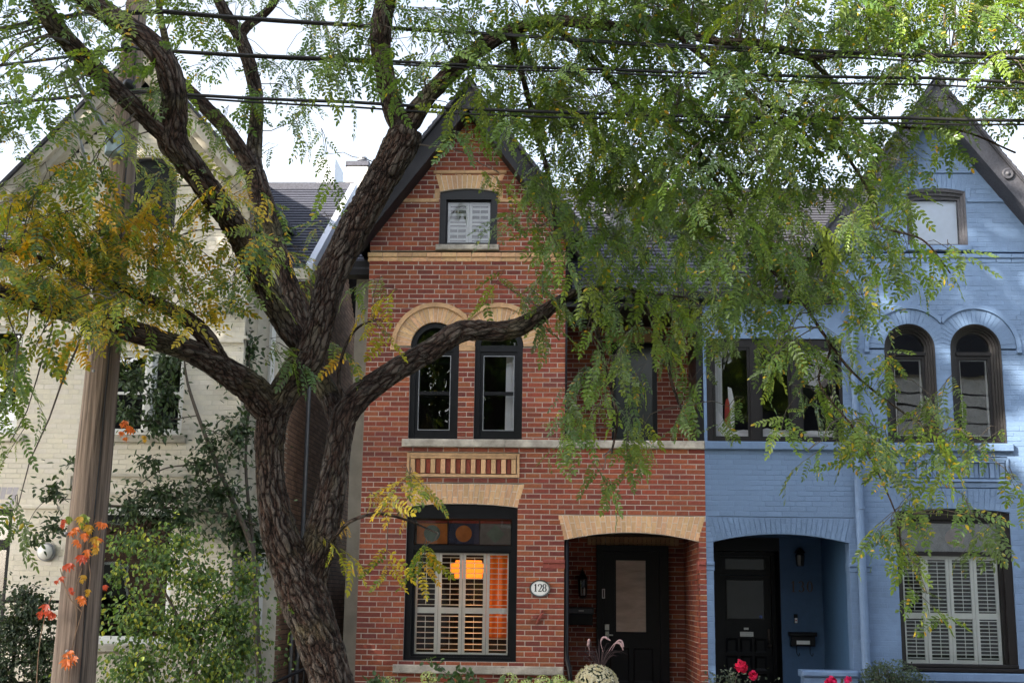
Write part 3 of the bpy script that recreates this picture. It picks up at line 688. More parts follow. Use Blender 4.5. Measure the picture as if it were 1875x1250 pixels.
MB().bbox(3.165, 3.205, y - .02, y, 1.02, 1.22, .006).tube([(3.185, y - .02, 1.06), (3.185, y - .06, 1.055), (3.185, y - .062, .985)], .013, 8).lathe((3.185, y - .05, .97), [(.03, 0), (.035, .02), (.02, .04), (.001, .045)], 12, axis='y').build('handle', 'bronze', door)
# low blue wall in the arch, with cap
MB().bbox(3.22, 3.94, -.10, .14, 0, .66, .01).build('porch_parapet', 'bluep', blue)
MB().bbox(3.19, 3.945, -.14, .18, .66, .745, .02).build('parapet_cap', 'bluep', blue)

# --- red bay windows
def sash(Hs, x0, x1, z0, zs, kind, rise, P, y=.06, label=None):
    o = outline(x0, x1, z0, zs, kind, rise)
    return o
w1 = MB(); O_ = outline(-2.2, -.65, .738, 2.868, 'seg', .045)
w1.strip(O_, outline(-2.10, -.735, .84, 2.72, 'seg', .0), .05, .24)
w1.box(-2.10, -.735, .055, .22, 2.285, 2.355).bbox(-2.19, -.66, .02, .2, .742, .80, .01)
win = w1.build('window', 'black', red)
MB().strip(outline(-2.10, -.735, .84, 2.285, n=2), outline(-2.065, -.77, .875, 2.25, n=2), .085, .14).build('sash', 'black', win)
pane(win, outline(-2.065, -.77, .875, 2.25, n=2), .11)
plantation(win, -2.085, -.745, .85, 2.275, 1.425, 1.505, 4, .071, .165, .16)
# leaded transom: frame, field and coloured shapes
pane(win, outline(-2.09, -.745, 2.365, 2.71, n=2), .12)
sg = lambda c, e=.0: mat('stained_glass', c, .2, .2, 8, spec=.6)
cols = dict(o=sg((.35, .11, .02)), b=sg((.025, .03, .06)), g=sg((.10, .13, .10)), r=sg((.25, .03, .02)), w=sg((.12, .11, .10)))
for k in range(3):
    a = -2.07 + k * .445; b = a + .43; y = .15
    MB().box(a, b, y, y + .006, 2.375, 2.66).build('leaded_field', cols['b' if k == 1 else 'o' if k == 0 else 'w'], win)
    MB().box(a, b, y, y + .006, 2.665, 2.70).build('leaded_strip', cols['r'], win)
    c = ((a + b) / 2, 2.52)
    if k < 2: MB().lathe((c[0], y - .001, c[1]), [(.115, 0), (.115, .004)], 24, axis='y').build('leaded_roundel', cols['o' if k else 'g'], win)
    else: MB().prism([(c[0] - .13, c[1]), (c[0], c[1] - .13), (c[0] + .13, c[1]), (c[0], c[1] + .13)], y - .004, y).build('leaded_diamond', cols['g'], win)
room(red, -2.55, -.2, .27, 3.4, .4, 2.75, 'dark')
for cx, lab in ((-1.866, 'l'), (-.9465, 'r')):
    hw = .35 if lab == 'l' else .3425; x0, x1 = cx - hw, cx + hw
    w2 = MB(); w2.strip(outline(x0, x1, 3.83, 5.17, 'round'), outline(x0 + .075, x1 - .075, 3.90, 5.17, 'round'), .05, .24).box(x0 + .07, x1 - .07, .055, .2, 5.10, 5.19)
    win = w2.build('window', 'black', red)
    MB().strip(outline(x0 + .075, x1 - .075, 3.90, 5.10, n=2), outline(x0 + .12, x1 - .12, 3.965, 5.045, n=2), .08, .16).box(x0 + .12, x1 - .12, .085, .15, 4.475, 4.525).build('sash', 'black', win)
    pane(win, outline(x0 + .115, x1 - .115, 3.96, 4.48, n=2), .12); pane(win, outline(x0 + .115, x1 - .115, 4.52, 5.05, n=2), .11)
    pane(win, outline(x0 + .07, x1 - .07, 5.185, 5.19, 'round'), .12, name='fanlight')
    MB().strip(outline(x0 + .122, x1 - .122, 3.967, 5.043, n=2), outline(x0 + .130, x1 - .130, 3.975, 5.035, n=2), .078, .1).build('glazing_bead', 'metal', win)
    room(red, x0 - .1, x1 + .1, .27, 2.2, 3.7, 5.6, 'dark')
w3 = MB(); w3.strip(outline(-1.846, -.998, 6.668, 7.475, 'seg', .05), outline(-1.755, -1.09, 6.71, 7.37), .04, .22)
win = w3.build('window', 'black', red)
MB().strip(outline(-1.755, -1.09, 6.71, 7.37), outline(-1.735, -1.11, 6.73, 7.35), .1, .15).build('sash', 'blackmetal', win)
pane(win, outline(-1.735, -1.11, 6.73, 7.35), .115)
plantation(win, -1.75, -1.10, 6.715, 7.365, 7.02, 7.05, 2, .09, .19, .9, m='shutter_grey')

room(red, -2.0, -.8, .27, 1.5, 6.5, 7.6, 'dark')
# lit room: pendant drum lamp, curtain, sideboard
lamp = thing('pendant_lamp', 'glowing orange drum pendant lamp behind the white shutters', 'lamp', (-1.40, .95, 2.0))
lc = at(858, 1042, .95)
MB().lathe((lc.x, lc.y, lc.z - .13), [(.20, 0), (.205, .02), (.205, .075), (.27, .08), (.27, .21), (.20, .215), (.19, .26)], 28).build('lamp_shade', 'lamp', lamp, smooth=False)
MB().tube([(lc.x, lc.y, lc.z + .12), (lc.x, lc.y, 2.72)], .006, 6).build('cord', 'black', lamp)
pl = bpy.data.lights.new('lamp_light', 'POINT'); pl.energy = 4.5; pl.color = (1, .5, .16); pl.shadow_soft_size = .2
plo = bpy.data.objects.new('lamp_light', pl); COL.objects.link(plo); plo.parent = lamp; plo.location = Vector((lc.x, lc.y, lc.z - .32)) - Vector((-1.40, .95, 2.0))
c = MB(); pts = []
for i in range(41):
    t = i / 40; pts.append((-1.22 + t * .85, 1.9 + .035 * math.sin(t * 34)))
for i in range(40):
    (xa, ya), (xb, yb) = pts[i], pts[i + 1]; c.add([(xa, ya, .95), (xb, yb, .95), (xb, yb, 2.3), (xa, ya, 2.3), (xa, ya + .01, .95), (xb, yb + .01, .95), (xb, yb + .01, 2.3), (xa, ya + .01, 2.3)], [(0, 1, 2, 3), (7, 6, 5, 4), (3, 2, 6, 7), (0, 4, 5, 1)])
tag(c.build('curtain', 'orange'), 'orange curtain lit by the pendant lamp inside the room', 'curtain')
sb = thing('sideboard', 'low dark sideboard inside the lit front room', 'sideboard', (-1.3, 1.55, .4))
MB().bbox(-1.95, -.62, 1.35, 1.75, .5, 1.02, .01).build('cabinet', 'dark', sb); MB().bbox(-1.98, -.59, 1.33, 1.77, 1.02, 1.06, .006).build('top', 'blackwood', sb)
for px in (-1.9, -.68):
    for py in (1.4, 1.7): MB().box(px - .025, px + .025, py - .025, py + .025, .4, .5).build('leg', 'blackwood', sb)
MB().tube([(-2.03, .45, 4.0), (-2.03, .45, 4.0)], .01).v if False else None
tag(MB().prism([(-.86, 3.92), (-.70, 3.92), (-.70, 5.10), (-.85, 5.10)], .29, .32).build('curtain', 'whitecloth'), 'pale curtain hanging in the right-hand arched window of the red house', 'curtain')

# --- blue bay windows
def blue_arch(cx, hw):
    x0, x1 = cx - hw, cx + hw; w_ = MB()
    prev = 0.0
    for k, (i0, i1, ya, yb) in enumerate(((.0, .028, -.012, .10), (.028, .055, .025, .14), (.055, .085, .06, .18), (.085, .115, .095, .24))):
        w_.strip(outline(x0 + i0, x1 - i0, 3.828 + i0 * .6, 5.17, 'round', n=20), outline(x0 + i1, x1 - i1, 3.828 + i1 * .6, 5.17, 'round', n=20), ya, yb, ya + .012)
    w_.box(x0 + .11, x1 - .11, .09, .2, 5.085, 5.135)
    win = w_.build('window', 'blackwood', blue)
    MB().strip(outline(x0 + .115, x1 - .115, 3.90, 5.085, n=2), outline(x0 + .155, x1 - .155, 3.945, 5.04, n=2), .12, .17).build('sash', 'blackwood', win)
    pane(win, outline(x0 + .15, x1 - .15, 3.94, 5.045, n=2), .14, 'glass_old'); pane(win, outline(x0 + .11, x1 - .11, 5.13, 5.17, 'round'), .14, 'glass_old', 'fanlight')
    MB().strip(outline(x0 + .158, x1 - .158, 3.948, 5.037, n=2), outline(x0 + .18, x1 - .18, 3.965, 5.02, n=2), .175, .2).build('inner_bead', 'whitetrim', win)
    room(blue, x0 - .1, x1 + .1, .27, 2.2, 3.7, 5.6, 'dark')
blue_arch(4.8565, .352); blue_arch(5.776, .352)
w4 = MB(); xa, xb = 4.56, 6.11
w4.strip(outline(xa, xb, .78, 2.868, 'seg', .045), outline(xa + .06, xb - .11, .84, 2.78, 'seg', .0), .03, .24, .05)
w4.strip(outline(xa + .06, xb - .11, .80, 2.78), outline(xa + .08, xb - .15, .84, 2.73), .09, .24).box(xa + .06, xb - .11, .06, .22, 2.285, 2.345)
w4.bbox(xa - .02, xb + .06, -.05, .2, .745, .80, .012).bbox(xa + .02, xb, .0, .2, .80, .845, .01)
win = w4.build('window', 'blackwood', blue)
pane(win, outline(xa + .08, xb - .15, .84, 2.29, n=2), .13); pane(win, outline(xa + .08, xb - .15, 2.34, 2.73, n=2), .12, 'glass_old')
plantation(win, xa + .075, xb - .155, .845, 2.285, 1.44, 1.52, 4, .05, .185, .26, depth=.046)
MB().box(xa + .08, xb - .15, .16, .166, 2.345, 2.725).build('leaded_field', mat('old_leaded_glass', (.10, .12, .15), .25, .4, 5, spec=.6), win)
for k, c in enumerate((xa + .42, xa + .83, xa + 1.2)):
    if k == 1: MB().lathe((c, .158, 2.535), [(.13, 0), (.13, .004)], 26, axis='y').build('leaded_roundel', mat('pink_leaded_glass', (.3, .2, .2), .3, .1), win)
    else: MB().prism([(c - .13, 2.535), (c, 2.40), (c + .13, 2.535), (c, 2.67)], .154, .159).build('leaded_diamond', cols['g'], win)
room(blue, 4.2, 6.4, .27, 2.6, .4, 2.75, 'dark')
w5 = MB(); xa, xb = 4.908, 5.756
for i0, i1, ya in ((.0, .03, -.01), (.03, .06, .025), (.06, .09, .06)): w5.strip(outline(xa + i0, xb - i0, 6.668, 7.475 - i0 * 1.2, 'seg', .05 - i0 * .4), outline(xa + i1, xb - i1, 6.668 + i1 * .5, 7.475 - i1 * 1.2, 'seg', .05 - i1 * .4), ya, .22, ya + .012)
win = w5.build('window', 'greywood', blue)
pane(win, outline(xa + .085, xb - .085, 6.70, 7.36), .10)
MB().box(xa + .08, xb - .08, .16, .17, 6.69, 7.38).build('sky_reflection_panel', mat('painted_sky_reflection', (.42, .50, .62), .7, .04), win)  # panel behind the glass, painted the colour of sky mirrored in the pane
room(blue, xa - .1, xb + .1, .27, 1.2, 6.5, 7.6, 'dark')

# --- upper porch: open balcony on the red house, glazed on the blue one
MB().box(0.02, 1.93, .27, 1.75, 3.60, 3.70).build('balcony_floor', 'concrete', red)
brick_wall(red, lambda a, b: minus([(0.0, 1.955)], .72, 1.42) if (a + b) / 2 < 5.6 else [(0, 1.955)], 3.6, 6.0, (0, 1.6, 0), (1, 0, 0), (0, -1, 0), 'brick', 'mortar', red_tint, thick=.2, proud=.006, name='balcony_bricks', wall='balcony_wall')
brick_wall(red, lambda a, b: [(.26, 1.6)], 3.72, 6.0, (0.0, 0, 0), (0, 1, 0), (1, 0, 0), 'brick', 'mortar', red_tint, thick=.03, proud=.004, name='balcony_bricks', wall='balcony_wall')
MB().box(1.90, 1.953, .1, 1.6, 3.72, 5.9).build('balcony_wall', 'black', red)
MB().box(1.86, 1.95, .02, .10, 3.827, 5.78).build('balcony_post', 'black', red)
MB().box(.002, .03, -.012, .2, 3.827, 5.78).build('corner_board', 'black', red)
MB().box(-.0, 1.953, -.06, .1, 5.74, 5.90).build('eave_beam', 'black', red)
MB().box(0.01, 1.953, .1, 1.6, 5.80, 5.84).build('balcony_ceiling', 'black', red)
MB().strip(outline(.72, 1.42, 3.70, 5.55, n=2), outline(.79, 1.35, 3.75, 5.48, n=2), 1.62, 1.72).build('balcony_door', 'black', red)
pane(red, outline(.79, 1.35, 3.75, 5.48, n=2), 1.66, 'doorglass', 'balcony_door_pane')
MB().bbox(.62, 1.52, 1.58, 1.66, 5.56, 5.70, .005).build('door_lintel', 'buffs', red)
lt = MB().lathe((.40, 1.47, 4.78), [(.05, 0), (.07, .02), (.075, .22), (.045, .28), (.01, .33)], 8); lt.box(.385, .415, 1.47, 1.58, 5.02, 5.06); lt.tube([(.40, 1.47, 5.1), (.40, 1.47, 5.16)], .015, 6)
tag(lt.build('wall_lantern', 'bronze'), 'dark lantern on the brick wall of the upper balcony', 'lantern')
gl = MB(); xs = [2.06, 2.68, 3.25, 3.88]
gl.strip(outline(2.0, 3.905, 3.828, 5.30, n=2), outline(2.085, 3.86, 3.87, 5.18, n=2), .03, .14)
for x_ in xs[1:3]: gl.box(x_ - .065, x_ + .065, .02, .14, 3.86, 5.19)
win = gl.build('window', 'blackwood', blue)
for i in range(3):
    a, b = xs[i] + (.03 if i == 0 else .065), xs[i + 1] - .065
    MB().strip(outline(a, b, 3.87, 5.18, n=2), outline(a + .035, b - .035, 3.91, 5.14, n=2), .045, .09).build('sash', 'blackwood', win)
    pane(win, outline(a + .03, b - .03, 3.905, 5.145, n=2), .065)
MB().box(1.957, 3.91, .0, .2, 5.30, 5.80).build('frieze', 'bluep', blue)
MB().box(1.957, 2.0, .02, .14, 3.828, 5.30).box(3.905, 3.91, .02, .14, 3.828, 5.3).build('corner_board', 'bluep', blue)
room(blue, 1.99, 3.9, .16, 3.0, 3.72, 5.5, 'dark')
cu = MB()
for i in range(24):
    t = i / 24; xx = 2.12 + t * .13; yy = .30 + .02 * math.sin(i * 1.3); cu.box(xx, xx + .0056, yy, yy + .01, 3.85, 5.1)
tag(cu.build('curtain', 'whitecloth'), 'narrow white curtain behind the glazed upper porch window', 'curtain')
bed = thing('bed', 'white duvet heaped against the glazed upper porch window', 'bed', (2.9, .6, 3.72))
V_ = MB(); nx, ny = 60, 10
for i in range(nx + 1):
    for j in range(ny + 1):
        xx = 2.10 + i * 1.72 / nx; t = j / ny; top = 4.02 + .30 * math.exp(-((xx - 2.12) / .16) ** 2) + .05 * noise.noise(Vector((xx * 4, 0, 1)))
        yy = .22 + .05 * noise.noise(Vector((xx * 7, t * 3, 2))) + .5 * max(0, t - .7) ** 1.5; zz = 3.84 + (top - 3.84) * min(1, t / .75) + .02 * noise.noise(Vector((xx * 11, t * 5, 4)))
        V_.v.append((xx, yy, zz))
for i in range(nx):
    for j in range(ny): k = i * (ny + 1) + j; V_.f.append((k, k + ny + 1, k + ny + 2, k + 1))
V_.build('duvet', 'whitecloth', bed, smooth=True); MB().box(2.1, 3.8, .32, 1.25, 3.73, 3.84).build('mattress', 'whitecloth', bed)
gm = thing('hanging_robe', 'red and white robe hanging inside the glazed upper porch', 'robe', (2.36, .5, 4.1))
MB().prism([(2.30, 4.06), (2.39, 4.05), (2.385, 4.42), (2.36, 4.52), (2.33, 4.5), (2.31, 4.40)], .48, .5).build('front', 'redcloth', gm); MB().prism([(2.392, 4.05), (2.44, 4.08), (2.45, 4.45), (2.41, 4.66), (2.36, 4.68), (2.364, 4.52)], .48, .52).build('sleeve', 'whitecloth', gm)
# --- gutters, eaves and pipes of the pair
MB().box(.0, 1.953, -.19, -.07, 5.84, 5.94).build('gutter', 'black', red)
MB().box(1.957, 3.92, -.19, -.07, 5.84, 5.94).build('gutter', 'blackwood', blue)
MB().tube([(.06, -.10, 6.9), (.06, -.05, 6.6), (.06, -.05, 5.95)], .04, 10).build('drainpipe', 'black', red, smooth=True)
dp = MB().tube([(4.05, -.09, 5.9), (4.05, -.085, 3.3)], .045, 12); dp.tube([(4.05, -.085, 3.32), (4.06, -.085, .0)], .058, 12)
for z_ in (1.12, 2.9, 4.6): dp.lathe((4.06, -.085, z_), [(.07, 0), (.07, .035)], 12)
dp.build('drainpipe', 'bluep', blue, smooth=False)
# dormer on the shared roof, red side
dm = MB().box(.75, 1.70, 1.85, 3.6, 6.9, 8.05); dmo = dm.build('dormer', 'slate', red)
MB().box(.66, 1.79, 1.70, 3.8, 8.05, 8.16).build('dormer_roof', 'oldwood', dmo)
MB().strip(outline(.85, 1.60, 7.15, 7.9, n=2), outline(.93, 1.52, 7.23, 7.82, n=2), 1.80, 1.86).build('dormer_frame', 'black', dmo); pane(dmo, outline(.93, 1.52, 7.23, 7.82, n=2), 1.83, 'doorglass', 'dormer_pane')

# ------------------------------------------------------------------ white house
wh = thing('brick_house', 'cream painted brick house with a weathered gable behind the leaning tree', 'house', (-7.3, 4, 0))
WR, WC = -4.63, -6.33
WO = [(-6.66, -5.465, 3.85, 5.10), (-9.2, -7.86, 3.85, 5.45), (-6.9, -5.47, .95, 2.83), (-9.0, -7.80, .3, 2.81)]
def white_iv(a, b):
    zm = (a + b) / 2
    if zm < 6.5: iv = [(-11.5, WR)]
    else:
        h = min(1.68, (9.2 - b) / 1.13 + .02)
        if h <= .03: return []
        iv = [(WC - h, WC + h)]
    for x0, x1, z0, z1 in WO:
        if z0 - .02 < zm < z1: iv = minus(iv, x0, x1)
    if 6.95 < zm < 8.0: iv = minus(iv, -6.66, -5.76)
    return iv
brick_wall(wh, white_iv, 0, 9.1, (0, 0, 0), (1, 0, 0), (0, -1, 0), 'white', 'whitep', white_tint, proud=.004, ch=.0035, joint=.008, mobj='white_o', npick=300,
           pick=lambda x, z: (0 if (-8.3 < x < -4.6 and 2.9 < z < 5.4) else 5) + abs(z - 3.5) * .1)
for x0, x1, z0, z1 in ((-6.74, -5.38, 3.74, 3.85), (-9.3, -7.72, 3.74, 3.85), (-7.0, -5.4, .84, .95)):
    MB().bbox(x0, x1, -.07, .2, z0, z1, .012).build('window_sill', 'oldwood', wh)
MB().bbox(-7.78, WR, -.05, .05, 5.19, 5.25, .012).bbox(-7.78, WR + .05, -.03, .05, 5.25, 5.30, .01).build('string_course', 'whitep', wh)
MB().strip(outline(-7.05, -5.3, 3.0, 3.30, n=2), outline(-7.0, -5.35, 3.04, 3.26, n=2), -.04, .02).build('panel_frame', 'whitep', wh)
MB().bbox(-7.79, -7.15, -.04, .05, 2.79, 2.84, .01).bbox(-5.40, WR, -.04, .05, 2.79, 2.84, .01).build('string_course', 'whitep', wh)
jack_arch(wh, -9.1, -7.74, 3.1, -9.0, -7.80, 2.815, .03, 16, 'white_o', 'whitep', lambda: (.50, .47, .50), split=False)
jack_arch(wh, -7.0, -5.38, 3.12, -6.9, -5.47, 2.83, .03, 18, 'white_o', 'whitep', white_tint, split=False)
jack_arch(wh, -6.75, -5.38, 5.34, -6.66, -5.465, 5.10, .03, 18, 'white_o', 'whitep', white_tint, split=False)
def wwin(x0, x1, z0, z1, m, mull, y=.07, meet=True):
    b = MB().strip(outline(x0, x1, z0, z1, n=2), outline(x0 + .06, x1 - .06, z0 + .06, z1 - .06, n=2), y, .24); ms = [x0 + .06] + [v for c in mull for v in (c - .055, c + .055)] + [x1 - .06]
    for c in mull: b.bbox(c - .055, c + .055, y - .02, .22, z0 + .05, z1 - .05, .015)
    o = b.build('window', m, wh)
    for i in range(0, len(ms), 2):
        a, c = ms[i], ms[i + 1]; s_ = MB().strip(outline(a, c, z0 + .06, z1 - .06, n=2), outline(a + .035, c - .035, z0 + .105, z1 - .1, n=2), y + .04, y + .09)
        if meet: s_.box(a + .03, c - .03, y + .045, y + .085, (z0 + z1) / 2 - .02, (z0 + z1) / 2 + .02)
        s_.build('sash', m, o); pane(o, outline(a + .03, c - .03, z0 + .1, z1 - .095, n=2), y + .06, 'glass_old')
    room(wh, x0, x1, .27, 2.2, z0 - .1, z1 + .1, 'dark'); return o
wwin(-6.66, -5.465, 3.85, 5.10, 'whitetrim', [-6.0]); wwin(-9.2, -7.86, 3.85, 5.45, 'whitetrim', [-8.5]); wwin(-6.9, -5.47, .95, 2.83, 'whitetrim', [], meet=False)
o = wwin(-9.0, -7.80, .3, 2.81, 'black', [], meet=False); MB().box(-8.94, -7.86, .06, .2, 2.22, 2.36).build('transom', 'black', o)
MB().strip(outline(-6.66, -5.76, 6.95, 7.6, 'round'), outline(-6.6, -5.82, 7.0, 7.6, 'round'), .05, .2).build('window', 'greywood', wh); pane(wh, outline(-6.6, -5.82, 7.0, 7.6, 'round'), .1, 'doorglass', 'gable_pane')
# pale bulkhead round the gable window so the wall closes round its arch
gb = MB(); oo = outline(-6.66, -5.76, 6.95, 7.6, 'round', n=20)
for i in range(2, len(oo) - 1):
    (xa, za), (xb, zb) = oo[i], oo[i + 1]; gb.prism([(xa, za), (xb, zb), (xb, 8.03), (xa, 8.03)], -.004, .2)
gb.build('arch_spandrel', 'whitep', wh)
# setback and side
MB().box(-4.75, -4.147, .78, .99, 0, 6.3).build('setback_wall', 'whitep', wh)
MB().box(-4.9, -4.632, .27, .8, 0, 6.6).build('bay_side_wall', 'whitep', wh)
def side_iv(a, b):
    zm = (a + b) / 2; y1 = min(7.6, 4.0 + (8.75 - b) / .68) if zm > 6.3 else 7.6; y0 = max(.8, 4.0 - (8.75 - b) / .68) if zm > 6.3 else .8
    return [(y0, y1)] if y1 - y0 > .1 else []
brick_wall(wh, side_iv, 0, 8.7, (-4.15, 0, 0), (0, 1, 0), (1, 0, 0), 'tan', 'tanmortar', tan_tint, thick=.3, proud=.006, name='side_bricks', wall='side_wall', joint=.012)
ro = main_roof(wh, -11.6, -3.80, .42, 6.40, 4.0, 8.83, 'slate', ridge='slate')
rk = MB()
for k in range(2):
    pass
rk.add([(-3.86, .36, 6.30), (-3.76, .36, 6.30), (-3.76, 4.0, 8.78), (-3.86, 4.0, 8.78), (-3.86, .36, 6.47), (-3.76, .36, 6.47), (-3.76, 4.0, 8.95), (-3.86, 4.0, 8.95)], [(0, 3, 2, 1), (4, 5, 6, 7), (0, 1, 5, 4), (1, 2, 6, 5), (2, 3, 7, 6), (3, 0, 4, 7)])
rk.build('rake_flashing', 'flash', ro)
rk = MB().add([(-4.14, .40, 6.22), (-3.85, .40, 6.22), (-3.85, 4.0, 8.69), (-4.14, 4.0, 8.69), (-4.14, .40, 6.34), (-3.85, .40, 6.34), (-3.85, 4.0, 8.8), (-4.14, 4.0, 8.8)], [(0, 3, 2, 1), (4, 5, 6, 7), (0, 1, 5, 4), (1, 2, 6, 5), (2, 3, 7, 6), (3, 0, 4, 7)])
rk.build('rake_soffit', 'flash', ro)
MB().box(-4.9, -3.8, .34, .46, 6.24, 6.40).build('gutter', 'oldwood', wh)
zo, ex, s = 9.60, 1.98, 1.13
for sg_ in (-1, 1):
    b = MB().prism([(WC, zo), (WC + sg_ * ex, zo - s * ex), (WC + sg_ * ex, zo - s * ex - .3), (WC, zo - .3)], -.40, -.34); o = b.build('bargeboard', 'oldwood', wh)
    MB().prism([(WC, zo - .30), (WC + sg_ * ex, zo - s * ex - .30), (WC + sg_ * ex, zo - s * ex - .42), (WC, zo - .42)], -.30, -.05).build('barge_moulding', 'oldwood', o)
    MB().prism([(WC, zo + .02), (WC + sg_ * ex, zo + .02 - s * ex), (WC + sg_ * ex, zo - .05 - s * ex), (WC, zo - .05)], -.46, -.335).build('barge_moulding', 'slatedark', o)
    MB().prism([(WC, zo - .25), (WC + sg_ * ex, zo - .25 - s * ex), (WC + sg_ * ex, zo - .3 - s * ex), (WC, zo - .3)], -.34, 0).build('soffit', 'oldwood', wh)
    rf = MB(); nC = 26
    for k in range(nC):
        u0, u1 = ex * k / nC, ex * (k + 1) / nC
        rf.prism([(WC + sg_ * u0, zo + .012 - s * u0), (WC + sg_ * u1, zo + .03 - s * u1), (WC + sg_ * u1, zo - .05 - s * u1), (WC + sg_ * u0, zo - .05 - s * u0)], -.42, 4.6)
    rf.build('gable_roof', 'slate', wh)
p0 = at(478, 1040, .72)
MB().tube([(p0.x, .72, 6.3), (p0.x, .72, 0)], .05, 4).build('drainpipe', 'whitetrim', wh)
p1 = at(553, 800, 2.2)
MB().tube([(-4.10, 2.2, 6.2), (-4.10, 2.2, .0)], .035, 8).build('conduit', 'metal', wh)
MB().bbox(-4.14, -4.02, 1.55, 1.8, 1.35, 1.75, .01).tube([(-4.09, 1.66, 1.35), (-4.09, 1.66, 0)], .03, 8).build('meter_box', 'metal', wh)
# chimney and a pale penthouse far behind
ch = thing('chimney', 'grey stone chimney with a cowl on the ridge behind the tree', 'chimney', (-3.95, 5.3, 8.3))
c0, c1 = at(637, 330, 5.3), at(677, 303, 5.3)
MB().bbox(c0.x, c1.x, 5.1, 5.6, 7.9, c1.z - .08, .01).build('stack', 'concrete', ch); MB().bbox(c0.x - .02, c1.x + .02, 5.08, 5.62, c1.z - .08, c1.z + .02, .01).build('cap', 'slate', ch)
MB().lathe(((c0.x + c1.x) / 2 + .05, 5.35, c1.z + .02), [(.06, 0), (.06, .08), (.10, .09), (.10, .15), (.04, .18)], 12).build('cowl', 'metal', ch)
pb = thing('building', 'pale grey building block rising behind the slate roof', 'building', (-5.6, 13, 0))
a_, b_ = at(580, 288, 12), at(612, 330, 12)
MB().box(a_.x, b_.x, 12, 13.2, 0, a_.z).build('wall', 'flash', pb); MB().bbox(b_.x + .02, b_.x + .35, 12.4, 14, 0, a_.z - .5, .01).build('lower_wall', 'concrete', pb)

# ------------------------------------------------------------------ utility pole and cables
YP = -7.8
pole = thing('utility_pole', 'weathered wooden utility pole with creeper on it, left of the tree', 'pole', (-3.83, YP, 0))
pb0, pm, pt = at(133, 1250, YP), at(195, 600, YP), at(238, 150, YP)
P_ = MB(); pts, rad = [], []
for i in range(60):
    z = -.1 + i * 9.2 / 59; t = (z - pb0.z) / (pt.z - pb0.z); xx = pb0.x + (pt.x - pb0.x) * t + .012 * noise.noise(Vector((z * .7, 0, 3)))
    pts.append((xx, YP, z)); rad.append(.181 - .0138 * z + .004 * noise.noise(Vector((z * 1.1, 5, 0))))
P_.tube(pts, rad, 96)
for i, v in enumerate(P_.v):      # drying checks run down the pole
    a = math.atan2(v[1] - YP, v[0] - pts[min(i // 96, 59)][0]); g = abs(noise.noise(Vector((math.cos(a) * 5, math.sin(a) * 5, v[2] * .35))))
    k = 1 - .05 * max(0, 1 - g * 11) * max(0, min(1, .5 + 2 * noise.noise(Vector((a * 2, v[2] * 1.3, 9))))); c = pts[min(i // 96, 59)]; P_.v[i] = (c[0] + (v[0] - c[0]) * k, YP + (v[1] - YP) * k, v[2])
P_.build('post', 'wood', pole, smooth=True)
k1 = at(212, 268, YP - .16); k0 = at(168, 196, YP - .5)
MB().tube([k1, (k1 + k0) / 2, k0, at(120, 120, YP - .9)], .022, 8).build('bracket_arm', 'metal', pole, smooth=True)
kk = at(211, 262, YP - .15); MB().bbox(kk.x - .07, kk.x + .06, YP - .21, YP - .1, kk.z - .11, kk.z + .12, .02).build('clamp', mat('zinc', (.25, .33, .36), .5, .2, 9, metal=.4), pole)
for px, py in ((232, 84), (236, 156)):
    q = at(px, py, YP - .2); MB().lathe((q.x, q.y + .06, q.z), [(.025, 0), (.05, .02), (.05, .05), (.03, .07), (.045, .09), (.01, .13)], 12, axis='y').build('insulator', 'cable', pole)
gw = MB().tube([(pts[k][0] + rad[k] * .62, YP - rad[k] * .82, pts[k][2]) for k in range(0, 60, 3)], .006, 5).build('ground_wire', 'cable', pole)
for k, z_ in enumerate((1.2, 1.75, 2.1, 2.9, 3.4, 4.2, 5.2)):
    xx = pb0.x + .10 * math.sin(k * 2.3); MB().lathe((xx, YP - .172 + .0138 * z_ + abs(xx - pb0.x) * .28, z_), [(.014, 0), (.014, .012), (.006, .018)], 8, axis='y').build('bolt', 'metal', pole)
rd = MB().tube([at(112, 130, -8.6), at(135, 215, -8.5), at(156, 292, -8.35)], .014, 8)
tag(rd.build('metal_rod', 'metal'), 'thin grey metal rod slanting in the leaves beside the pole', 'rod')
def cable(name, label, keys, r, Y, strand=None):
    pts = []
    for i in range(len(keys) - 1):
        a, b = Vector(keys[i]), Vector(keys[i + 1]); n = max(2, int((b - a).length / .4))
        for k in range(n):
            t = k / n; p = a.lerp(b, t); p.z -= .012 * (b - a).length * 4 * t * (1 - t) * .5; pts.append(p)
    pts.append(Vector(keys[-1])); o = MB().tube(pts, r, 8)
    if strand:
        q = [p + Vector((0, .02 * math.sin(i * .5), -.03 + .022 * math.sin(i * .23 + strand))) for i, p in enumerate(pts)]; o.tube(q, r * .6, 6)
    return tag(o.build(name, 'cable', smooth=True), label, 'cable', 'overhead cables')
A = lambda px, py: at(px, py, YP - .22)
cable('overhead_cable', 'topmost black overhead cable crossing the tree top', [(-14, YP - .2, 5.9), A(0, 52), A(150, 24), A(300, 20), A(640, 45), A(900, 62), A(1300, 86), (22, YP - .3, 5.6)], .015, YP, 1)
cable('overhead_cable', 'middle black overhead cable, passing the upper insulator of the pole', [(-14, YP - .2, 5.2), A(0, 120), A(232, 88), A(640, 108), A(1110, 127), A(1700, 143), (22, YP - .3, 5.2)], .014, YP, 2)
cable('overhead_cable', 'lowest black overhead cable, crossing both gables', [(-14, YP - .2, 5.0), A(0, 190), A(228, 166), A(640, 187), A(1110, 208), A(1660, 216), A(1875, 221), (22, YP - .3, 4.9)], .015, YP, 3)

